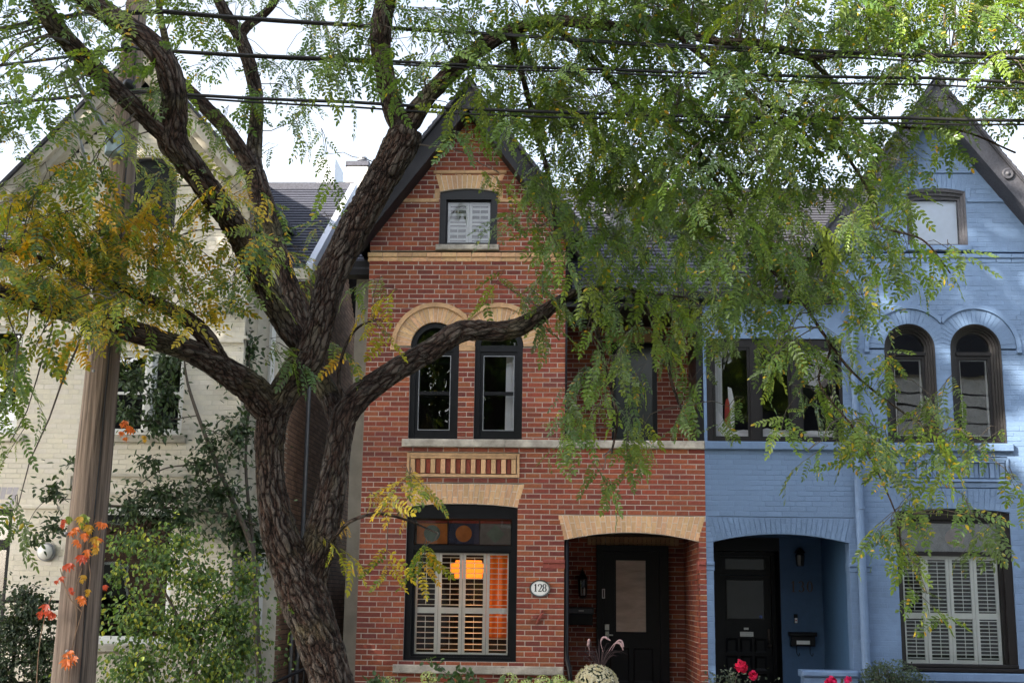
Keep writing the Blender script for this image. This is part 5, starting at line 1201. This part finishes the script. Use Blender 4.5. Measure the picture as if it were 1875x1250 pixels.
for c in HS: stm.tube([Vector((c[0] + .05, c[1] + .1, 0)), Vector((c[0], c[1] + .03, c[2] * .6)), Vector(c)], [.008, .006, .005], 5)
stm.build('stem', 'twig', hyd)
n = 420; B = np.stack([rng.uniform(-2.6, .2, n), rng.uniform(-1.0, -.35, n), rng.uniform(.15, .56, n)], 1)
leaf_cloud('foliage', hyd, B, rng.normal(0, 1, (n, 3)) + np.array([0, -.6, -.1]), rng.normal(0, .3, (n, 3)) + np.array([0, -.4, 1]), rng.uniform(.09, .14, n), .36, pick_cols(n, [(.06, .12, .03), (.09, .17, .04)], [.6, .4]))
px_plant('young_shrub', 'sprig of round green leaves standing before the stone sill', 'shrub', [(785, 1208, 10, 8, -.8, .05), (800, 1218, 12, 10, -.8, .05), (835, 1228, 14, 8, -.8, .05), (860, 1228, 14, 10, -.8, .06), (815, 1240, 14, 10, -.8, .06), (690, 1245, 22, 12, -.9, .08), (845, 1245, 24, 12, -.8, .06)], 110, [[(850, 1420, -.7, .008), (835, 1260, -.8, .006), (812, 1228, -.8, .004), (785, 1205, -.8, .002)], [(835, 1260, -.8, .004), (850, 1235, -.8, .003), (866, 1222, -.8, .002)]], (.06, .09), .36, [(.07, .14, .04), (.05, .11, .035)], [.5, .5], (850, 1420, -.7), .2)

# planter of white chrysanthemums with plume grass
pc = at(1092, 1240, -.45); mum = thing('flower_planter', 'planter of white chrysanthemums and purple plume grass at the red porch', 'planter', (pc.x, -.45, 0))
MB().lathe((pc.x, -.45, 0), [(.16, 0), (.18, .03), (.23, .36), (.25, .38), (.25, .42), (.21, .42)], 20).build('pot', 'terracotta', mum, smooth=False)
n = 900; q = rng.normal(0, 1, (n, 3)); q[:, 2] = np.abs(q[:, 2]) * 1.1 - .35; q /= np.linalg.norm(q, axis=1, keepdims=True); Bc = np.array([pc.x, -.45, .52]) + q * np.array([.29, .29, .27]) * rng.uniform(.93, 1.03, (n, 1))
MB().lathe((pc.x, -.45, .3), [(.2, 0), (.26, .12), (.27, .25), (.22, .38), (.12, .455), (.01, .48)], 20).build('leaf_mass', mat('dark_leaf_mass', (.03, .045, .02), .9, .4, 40), mum, smooth=True)
VB, VD, VU = [], [], []
for k in range(5):
    a = rng.uniform(0, 6.28, n); t1 = np.cross(q, rng.normal(0, 1, (n, 3))); VB.append(Bc); VD.append(t1 + q * .3); VU.append(q)
leaf_cloud('flowers', mum, np.vstack(VB), np.vstack(VD), np.vstack(VU), rng.uniform(.02, .032, n * 5), .34, pick_cols(n * 5, [(.72, .68, .52), (.62, .56, .38), (.78, .76, .66)], [.5, .2, .3], .08), 'flower')
bl, pm_ = MB(), MB()
for k in range(46):
    a = random.uniform(0, 6.28); hh = random.uniform(.35, .62); sp = random.uniform(.1, .42); p0 = Vector((pc.x + .05, -.42, .66)); sx = math.cos(a) * sp; sy = math.sin(a) * sp * .6
    pts = [p0 + Vector((sx * t, sy * t, hh * (t * 1.6 - t * t * (.7 + sp)))) for t in (0, .25, .5, .75, 1)]; bl.tube(pts, [.004, .0035, .003, .002, .001], 4)
bl.build('grass_blades', mat('purple_grass', (.05, .028, .03), .6, .3), mum, kind='stuff')
for S in ([(1105, 1195), (1100, 1175), (1106, 1166), (1118, 1172)], [(1112, 1195), (1125, 1178), (1136, 1178), (1141, 1190)], [(1080, 1200), (1078, 1180), (1079, 1170), (1075, 1182)], [(1120, 1190), (1130, 1174), (1138, 1173), (1142, 1184)]):
    C = catmull([(*at(a, b, -.45), 0) for a, b in S], .015); m = len(C); pm_ = MB().tube([Vector(c[:3]) for c in C], [.004 + .011 * math.sin(math.pi * min(1, max(0, (i / m - .35) / .65))) for i in range(m)], 7); pm_.build('plume', mat('pink_plume', (.45, .30, .30), .9, .2, 60, .6, 200), mum, smooth=True)

# roses and box bush before the blue house
def rose(parent, px, py, Y, r, col):
    c = np.array(at(px, py, Y)); R0 = metres(r, Y); n = 60; q = rng.normal(0, 1, (n, 3)); q[:, 1] = -np.abs(q[:, 1]); q /= np.linalg.norm(q, axis=1, keepdims=True); B = c + q * R0 * rng.uniform(.3, .9, (n, 1))
    leaf_cloud('rose_flower', parent, B, np.cross(q, rng.normal(0, 1, (n, 3))) + q * .4, q, rng.uniform(R0 * .6, R0 * .9, n), .5, pick_cols(n, [col], [1.], .2), 'flower')
rb = px_plant('rose_bush', 'rose bush with crimson flowers before the blue front door', 'rose bush', [(1340, 1240, 45, 20, -.7, .3), (1320, 1260, 50, 30, -.7, .3), (1375, 1258, 40, 22, -.7, .3)], 120, [[(1340, 1420, -.7, .012), (1345, 1260, -.7, .008), (1357, 1222, -.7, .004)], [(1345, 1300, -.7, .008), (1378, 1240, -.7, .004)]], (.03, .05), .36, [(.06, .085, .055), (.08, .11, .07)], [.6, .4], (1340, 1420, -.7), .1)
rose(rb, 1358, 1220, -.78, 10, (.62, .012, .07)); rose(rb, 1379, 1236, -.78, 7, (.62, .012, .09))
rb = px_plant('rose_bush', 'low rose bush with crimson flowers before the blue porch wall', 'rose bush', [(1540, 1262, 40, 18, -.7, .2), (1548, 1247, 10, 7, -.7, .1)], 120, [[(1540, 1420, -.7, .012), (1540, 1270, -.7, .006), (1525, 1248, -.7, .003)]], (.03, .05), .36, [(.06, .085, .055), (.08, .11, .07)], [.6, .4], (1540, 1420, -.7), .1)
rose(rb, 1522, 1248, -.78, 9, (.60, .012, .10)); rose(rb, 1553, 1244, -.78, 6, (.62, .02, .14))
px_plant('box_bush', 'rounded dark green box bush under the blue house window', 'bush', [(1635, 1250, 58, 42, -.6, .4), (1610, 1245, 35, 32, -.6, .35), (1665, 1262, 50, 34, -.6, .4), (1640, 1300, 80, 60, -.6, .45)], 600, [[(1640, 1420, -.6, .03), (1640, 1290, -.6, .02)]], (.025, .04), .3, [(.035, .065, .035), (.05, .085, .04), (.065, .10, .05)], [.4, .4, .2], (1640, 1420, -.6), -.1, ragged=False)

# ------------------------------------------------------------------ small things on the walls
def stroke(b, pts, y0, y1):
    """ribbon along (x, z, width) points"""
    n = len(pts)
    L_, R_ = [], []
    for i, (x, z, w_) in enumerate(pts):
        a, c = pts[max(0, i - 1)], pts[min(n - 1, i + 1)]; dx, dz = c[0] - a[0], c[1] - a[1]; l = math.hypot(dx, dz) or 1; nx_, nz_ = -dz / l, dx / l
        L_.append((x + nx_ * w_ / 2, z + nz_ * w_ / 2)); R_.append((x - nx_ * w_ / 2, z - nz_ * w_ / 2))
    for i in range(n - 1): b.prism([L_[i], L_[i + 1], R_[i + 1], R_[i]], y0, y1)
def ell(cx, cz, rx, rz, a0, a1, thin, thick, n=14):
    out = []
    for i in range(n + 1):
        a = math.radians(a0 + (a1 - a0) * i / n); out.append((cx + rx * math.cos(a), cz + rz * math.sin(a), thin + (thick - thin) * abs(math.cos(a)) ** 1.5))
    return out
def digit(b, ch_, x, z, h, y0, y1, k=1.):
    """seriffed figure, x = left edge, z = baseline; returns its width"""
    th, tn = .17 * h * k, .055 * h * k
    if ch_ == '1':
        stroke(b, [(x + .24 * h, z, th), (x + .24 * h, z + h, th)], y0, y1); stroke(b, [(x + .06 * h, z + .025 * h, tn), (x + .42 * h, z + .025 * h, tn)], y0 + .0004, y1); stroke(b, [(x + .05 * h, z + .80 * h, tn), (x + .17 * h, z + .88 * h, tn * 1.3), (x + .24 * h, z + .99 * h, tn)], y0 + .0004, y1); return .48 * h
    if ch_ == '2':
        stroke(b, ell(x + .26 * h, z + .72 * h, .21 * h, .26 * h, 170, -30, tn, th), y0, y1); stroke(b, [(x + .44 * h, z + .60 * h, th * .95), (x + .33 * h, z + .38 * h, th * .6), (x + .06 * h, z + .05 * h, tn * 1.2)], y0 + .0003, y1)
        stroke(b, [(x + .04 * h, z + .055 * h, tn * 1.9), (x + .46 * h, z + .055 * h, tn * 2.2)], y0 + .0006, y1); stroke(b, [(x + .47 * h, z + .02 * h, tn), (x + .50 * h, z + .22 * h, tn * .8)], y0 + .0008, y1); stroke(b, [(x + .05 * h, z + .72 * h, th * .8), (x + .12 * h, z + .72 * h, th * .8)], y0 + .0005, y1); return .54 * h
    if ch_ == '8':
        stroke(b, ell(x + .26 * h, z + .745 * h, .18 * h, .23 * h, 0, 360, tn, th * .9, 24), y0, y1); stroke(b, ell(x + .26 * h, z + .27 * h, .215 * h, .245 * h, 0, 360, tn, th, 24), y0 + .0004, y1); return .54 * h
    if ch_ == '3':
        stroke(b, ell(x + .23 * h, z + .74 * h, .19 * h, .235 * h, 160, -90, tn, th), y0, y1); stroke(b, ell(x + .23 * h, z + .265 * h, .22 * h, .25 * h, 90, -160, tn, th), y0 + .0004, y1); return .52 * h
    if ch_ == '0':
        stroke(b, ell(x + .26 * h, z + .5 * h, .21 * h, .47 * h, 0, 360, tn, th, 28), y0, y1); return .54 * h
c = at(988.5, 1076.5, 0)
pq = thing('house_number_plaque', 'oval white number plaque reading 128 on the red brick pier', 'sign', (c.x, 0, c.z))
EL = lambda k: [(c.x + .142 * k * math.cos(2 * math.pi * i / 40), c.z + .114 * k * math.sin(2 * math.pi * i / 40)) for i in range(40)]
MB().prism(EL(.9), -.022, -.005).build('plate', 'plaque', pq); MB().strip(EL(1.0), EL(.86), -.034, -.005, -.026).build('rim', mat('plaque_rim', (.05, .06, .06), .4), pq)
MB().strip(EL(.80), EL(.785), -.0235, -.02).build('border_line', 'black', pq)
db = MB(); xx = c.x - .083
for ch_ in '128': xx += digit(db, ch_, xx, c.z - .045, .105, -.0252, -.02) + .006
db.build('number', 'black', pq)
c = at(985, 1133, 0); orn = MB()
orn.tube([(c.x + .05, -.03, c.z + .10), (c.x + .03, -.04, c.z + .03), (c.x, -.04, c.z - .02), (c.x - .03, -.03, c.z - .08)], [.006, .02, .016, .004], 8)
for sx, a in ((-1, .5), (-1, -.1), (1, .9), (1, .2)): orn.tube([(c.x + .01, -.04, c.z + .02), (c.x + sx * .06, -.05, c.z + .02 + a * .06), (c.x + sx * .11, -.03, c.z + a * .09)], [.01, .014, .003], 6)
orn.lathe((c.x + .055, -.03, c.z + .11), [(.015, 0), (.02, .012), (.005, .03)], 8, axis='y')
tag(orn.build('wall_ornament', 'brick_imp', smooth=True), 'brick-red lizard-like ornament on the pier under the number plaque', 'ornament')
c0, c1 = at(1039, 1116, 2.15), at(1087, 1144, 2.15)
mb_ = thing('mailbox', 'dark grey mailbox on the red porch wall beside the door', 'mailbox', ((c0.x + c1.x) / 2, 2.19, c1.z))
MB().bbox(c0.x + .01, c1.x - .015, 2.06, 2.19, c1.z, c0.z - .06, .01).build('body', 'black', mb_); MB().bbox(c0.x, c1.x, 2.02, 2.19, c0.z - .06, c0.z + .045, .02).build('lid', mat('grey_lid', (.05, .055, .065), .4), mb_); MB().bbox(c0.x + .17, c0.x + .25, 2.012, 2.03, c0.z - .015, c0.z + .0, .003).build('handle', 'satin', mb_)
c = at(1067, 1072, 2.05); ln_ = thing('wall_lantern', 'black glass wall lantern above the mailbox in the red porch', 'lantern', (c.x, 2.19, c.z))
cage = MB()
for k in range(6):
    a = k * math.pi / 3 + .3; cage.tube([(c.x + .06 * math.cos(a), c.y + .06 * math.sin(a), c.z - .15), (c.x + .075 * math.cos(a), c.y + .075 * math.sin(a), c.z + .1)], .006, 5)
cage.lathe((c.x, c.y, c.z - .19), [(.01, 0), (.05, .02), (.068, .04)], 10).lathe((c.x, c.y, c.z + .1), [(.085, 0), (.06, .05), (.03, .09), (.012, .14)], 10).tube([(c.x, c.y, c.z + .22), (c.x, c.y + .05, c.z + .27), (c.x, 2.19, c.z + .1)], .01, 6).bbox(c.x - .04, c.x + .04, 2.17, 2.195, c.z - .05, c.z + .15, .008)
cage.build('cage', 'black', ln_); MB().lathe((c.x, c.y, c.z - .148), [(.055, 0), (.068, .245)], 12).build('glass', 'glass', ln_); MB().lathe((c.x - .02, c.y, c.z - .14), [(.012, 0), (.012, .09), (.004, .12)], 8).lathe((c.x + .025, c.y, c.z - .14), [(.012, 0), (.012, .09), (.004, .12)], 8).build('candle', 'plaque', ln_)
# blue porch: number, bell, letter box, lantern
nm = MB(); c = at(1448, 1083, 2.1); xx = c.x; nm_w = 0
hn = thing('house_number', 'dark bronze figures 130 on the blue porch wall', 'house number', (c.x + .2, 2.1, c.z))
for ch_ in '130':
    nm = MB(); xx += digit(nm, ch_, xx, c.z, .165, 2.085, 2.099, .8) + .04; nm.build('figure', 'bronze', hn)
c = at(1457, 1133, 2.1); bl_ = thing('doorbell', 'small white doorbell in a black case on the blue porch wall', 'doorbell', (c.x, 2.1, c.z))
MB().bbox(c.x - .028, c.x + .028, 2.075, 2.099, c.z - .06, c.z + .075, .008).build('case', 'black', bl_); MB().bbox(c.x - .02, c.x + .02, 2.068, 2.076, c.z - .055, c.z + .02, .004).build('button_plate', 'plaque', bl_); MB().lathe((c.x, 2.069, c.z - .015), [(.011, 0), (.011, .004)], 10, axis='y').build('button', 'redcloth', bl_)
c0, c1 = at(1446, 1160, 2.0), at(1495, 1183, 2.0)
mb_ = thing('mailbox', 'black letter box with a white label on the blue porch wall', 'mailbox', ((c0.x + c1.x) / 2, 2.1, c1.z))
MB().bbox(c0.x + .015, c1.x - .015, 1.99, 2.099, c1.z, c0.z - .03, .01).build('body', 'black', mb_); MB().bbox(c0.x - .01, c1.x + .01, 1.96, 2.099, c0.z - .03, c0.z + .03, .015).build('lid', 'black', mb_)
MB().bbox((c0.x + c1.x) / 2 - .10, (c0.x + c1.x) / 2 + .10, 1.982, 1.992, c1.z + .03, c1.z + .085, .004).build('label_plate', 'plaque', mb_)
for s_ in (-.1, .1):
    xh = (c0.x + c1.x) / 2 + s_; MB().tube([(xh, 2.0, c1.z), (xh, 2.0, c1.z - .10), (xh + .02, 1.96, c1.z - .14), (xh + .03, 1.93, c1.z - .12), (xh + .03, 1.93, c1.z - .09)], .006, 6).build('newspaper_hook', 'black', mb_)
c = at(1465, 1024, 2.0); ln_ = thing('wall_lantern', 'small dim lantern above the number 130 in the blue porch', 'lantern', (c.x, 2.1, c.z))
MB().lathe((c.x, c.y, c.z - .10), [(.05, 0), (.06, .02), (.075, .16), (.03, .22)], 8).build('glass', 'doorglass', ln_); MB().lathe((c.x, c.y, c.z + .1), [(.09, 0), (.05, .05), (.01, .08)], 8).bbox(c.x - .04, c.x + .04, 2.04, 2.099, c.z - .03, c.z + .1, .01).build('cap', 'black', ln_)
# alarm box / round fitting on the cream wall
c = at(84, 1010, -.05); tb = thing('wall_lamp', 'round pale grey bulkhead fitting on the cream wall', 'wall lamp', (c.x, 0, c.z))
MB().lathe((c.x, -.006, c.z), [(.125, 0), (.13, .03), (.125, .06), (.11, .065)], 28, axis='y').build('rim', 'metal', tb, smooth=False); MB().lathe((c.x, -.07, c.z), [(.108, 0), (.10, .035), (.07, .06), (.03, .075), (.001, .08)], 28, axis='y').build('dome', 'plaque', tb, smooth=True)
# iron railing by the alley
q0, q1 = at(500, 1250, -.6), at(610, 1200, .6); rl = thing('railing', 'black iron handrail beside the alley behind the trunk', 'railing', (q0.x, q0.y, 0))
MB().tube([q0, (q0 + q1) / 2, q1], .022, 8).build('rail', 'black', rl)
for t in (.0, .5, 1.): p = q0.lerp(q1, t); MB().tube([(p.x, p.y, 0), p], .012, 6).build('post', 'black', rl)

# ------------------------------------------------------------------ across the street (seen only in the panes) and unseen trees added to shade the row
def far_house(label, x, w_, h, col, slatem, yf=-25):
    o = thing('brick_house', label, 'house', (x, yf - 4, 0), 'houses across the street')
    mc = mat('far_wall', col, .85, .2, 6, .3, 40)
    MB().box(x - w_ / 2, x + w_ / 2, yf - 8, yf, 0, h).build('wall', mc, o); MB().add([(x - w_ / 2 - .3, yf + .3, h - .2), (x + w_ / 2 + .3, yf + .3, h - .2), (x, yf + .3, h + w_ * .55), (x - w_ / 2 - .3, yf - 8, h - .2), (x + w_ / 2 + .3, yf - 8, h - .2), (x, yf - 8, h + w_ * .55)], [(0, 2, 1), (3, 4, 5), (0, 3, 5, 2), (1, 2, 5, 4)]).build('roof', slatem, o)
    for i in (-1, 1):
        for z in (1.0, 3.9):
            a = x + i * w_ * .24; wn_ = MB().strip(outline(a - .5, a + .5, z, z + 1.6, n=2), outline(a - .42, a + .42, z + .08, z + 1.52, n=2), yf + .06, yf - .1).build('window', 'whitetrim', o); MB().box(a - .44, a + .44, yf + .005, yf + .02, z + .06, z + 1.54).build('pane', 'doorglass', wn_)
    return o
far_house('pale brick house across the street, reflected in the panes', 6.5, 6.0, 7.2, (.5, .47, .42), 'slatedark')
far_house('brown brick house across the street from number 128', -.2, 6.0, 7.4, (.26, .15, .11), 'slate')
far_house('grey painted house across the street from the cream house', -6.9, 6.0, 7.2, (.4, .4, .4), 'slatedark')
far_house('cream brick house across the street, far to the right', 13.2, 7.4, 9.3, (.72, .70, .66), 'slatedark')
far_house('tan house across the street at the far right end', 20.3, 6.0, 7.2, (.36, .27, .2), 'slate')
far_house('brick house across the street at the far left end', -13.6, 6.2, 7.2, (.3, .17, .13), 'slatedark')
gt = thing('alley_gate', 'plank gate closing the alley between the cream and red houses', 'gate', (-3.68, 6.9, 0))
for k in range(7): MB().bbox(-4.13 + k * .13, -4.13 + k * .13 + .122, 6.9, 6.93, .05, 2.05 + .01 * math.sin(k * 2.1), .004).build('plank', 'blackwood', gt)
for z_ in (.4, 1.6): MB().box(-4.13, -3.22, 6.93, 6.97, z_, z_ + .1).build('rail', 'blackwood', gt)
nb_ = thing('brick_house', 'brown brick house beyond the blue house, outside the view', 'house', (10.6, 4, 0))
MB().box(7.9, 13.3, .1, 8, 0, 6.2).build('wall', mat('brown_brick_wall', (.22, .13, .10), .9, .2, 8, .4, 60), nb_)
MB().add([(7.6, -.2, 6.1), (13.6, -.2, 6.1), (13.6, 4, 8.8), (7.6, 4, 8.8), (7.6, 8.2, 6.1), (13.6, 8.2, 6.1)], [(0, 1, 2, 3), (3, 2, 5, 4), (0, 3, 4), (1, 5, 2)]).build('roof', 'slatedark', nb_)
for xx in (9.2, 11.8):
    for zz in (1.0, 3.9):
        wn_ = MB().strip(outline(xx - .5, xx + .5, zz, zz + 1.6, n=2), outline(xx - .42, xx + .42, zz + .08, zz + 1.52, n=2), .02, .12).build('window', 'whitetrim', nb_); MB().box(xx - .44, xx + .44, .06, .09, zz + .06, zz + 1.54).build('pane', 'doorglass', wn_)
def shade_tree(label, x, y_, z0, blobs, trunk, dens=1.0):
    o = thing('street_tree', label, 'tree', (x, y_, 0), 'street trees outside the view')
    tb_ = MB().tube([(x, y_, 0), (x + .1, y_, 2.5), (x - .1, y_ + .1, z0)], [trunk, trunk * .8, trunk * .6], 14)
    tb_.build('trunk', 'twig', o, smooth=True); br = MB(); B, Dd, U = [], [], []
    for bx, by, bz, rx, ry, rz, n in blobs:
        n = int(n * dens); br.tube([(x, y_, z0 - .5), ((x + bx) / 2, (y_ + by) / 2, (z0 + bz) / 2 + .4), (bx, by, bz)], [trunk * .5, trunk * .3, .03], 8)
        q = rng.normal(0, 1, (n, 3)); q /= np.linalg.norm(q, axis=1, keepdims=True); q *= rng.uniform(0, 1, (n, 1)) ** .38
        B.append(np.array([bx, by, bz]) + q * np.array([rx, ry, rz])); Dd.append(rng.normal(0, 1, (n, 3)) + np.array([0, 0, -.4])); U.append(rng.normal(0, .5, (n, 3)) + np.array([0, 0, 1]))
    br.build('branches', 'twig', o); B = np.vstack(B); n = len(B)
    leaf_cloud('crown', o, B, np.vstack(Dd), np.vstack(U), rng.uniform(.25, .42, n), .3, pick_cols(n, [(.05, .10, .03), (.08, .13, .03), (.3, .25, .04)], [.55, .35, .1]), 'leaf2')
shade_tree('tall tree added outside the view to shade the houses and dapple the blue wall', -15.5, -9.0, 7, [(-14, -9, 12.5, 4.2, 3.5, 5.0, 5600), (-17.5, -9, 12, 4.2, 3.5, 5.0, 5200), (-12.2, -9, 15, 2.6, 3, 3.2, 2600), (-11.0, -8.6, 11, 2.2, 2.6, 3.4, 2600), (-9.0, -9, 13, 2.4, 2.5, 3.6, 2600), (-6.2, -9, 10.6, 2.2, 1.6, 1.7, 1500), (-7.2, -9, 13.2, .7, .7, .6, 110), (-5.0, -9, 14.1, .55, .5, .35, 70), (-6.9, -9, 15.6, .6, .6, .6, 90), (-7.6, -9, 14.4, .8, .8, 1.0, 160), (-7.8, -9, 12.6, .9, .9, .8, 160), (-6.0, -9, 15.7, .2, .4, .8, 36), (-5.4, -9, 13.3, .7, .3, .12, 40), (-5.2, -9, 16.9, .7, .5, .4, 70), (-6.3, -9, 14.45, .4, .4, .25, 40), (-5.8, -9, 16.2, .8, .6, .4, 90), (-5.6, -9, 15.0, .5, .5, .2, 50), (-4.8, -9, 15.3, .5, .5, .25, 40), (-6.5, -9, 13.6, .35, .4, .2, 35), (-6.2, -9, 17.2, .9, .6, .4, 90)], .32)  # added sun blocker; small clumps shaped to leave light patches on the blue wall
shade_tree('second tall tree added outside the view to shade the cream house', -24, -9.0, 7, [(-22, -9, 12, 4.5, 3.5, 5.5, 5000), (-27, -9, 12, 4.5, 3.5, 5.5, 4000)], .34)  # added out of view to block sun from the left-hand house
shade_tree('tall tree added outside the view to keep the sun off the locust and pole', -14, -18.5, 6, [(-12.5, -17.5, 12, 3.6, 3.2, 4.6, 5200), (-16.5, -17.5, 11.5, 3.8, 3.2, 4.8, 5200), (-19, -18, 11, 3.2, 3, 4.5, 3000), (-14, -17.5, 15.5, 3.5, 3, 3, 2600)], .34)  # added out of view to block sun from the locust and the pole
shade_tree('tree across the street behind the photographer, mirrored in the red house windows', -3.2, -22.5, 4, [(-4.6, -22.5, 7.8, 2.2, 1.6, 2.6, 1500), (-1.9, -22.5, 8.2, 1.8, 1.6, 2.4, 1000), (-3.2, -22.5, 10, 2.0, 1.6, 1.6, 700)], .28)
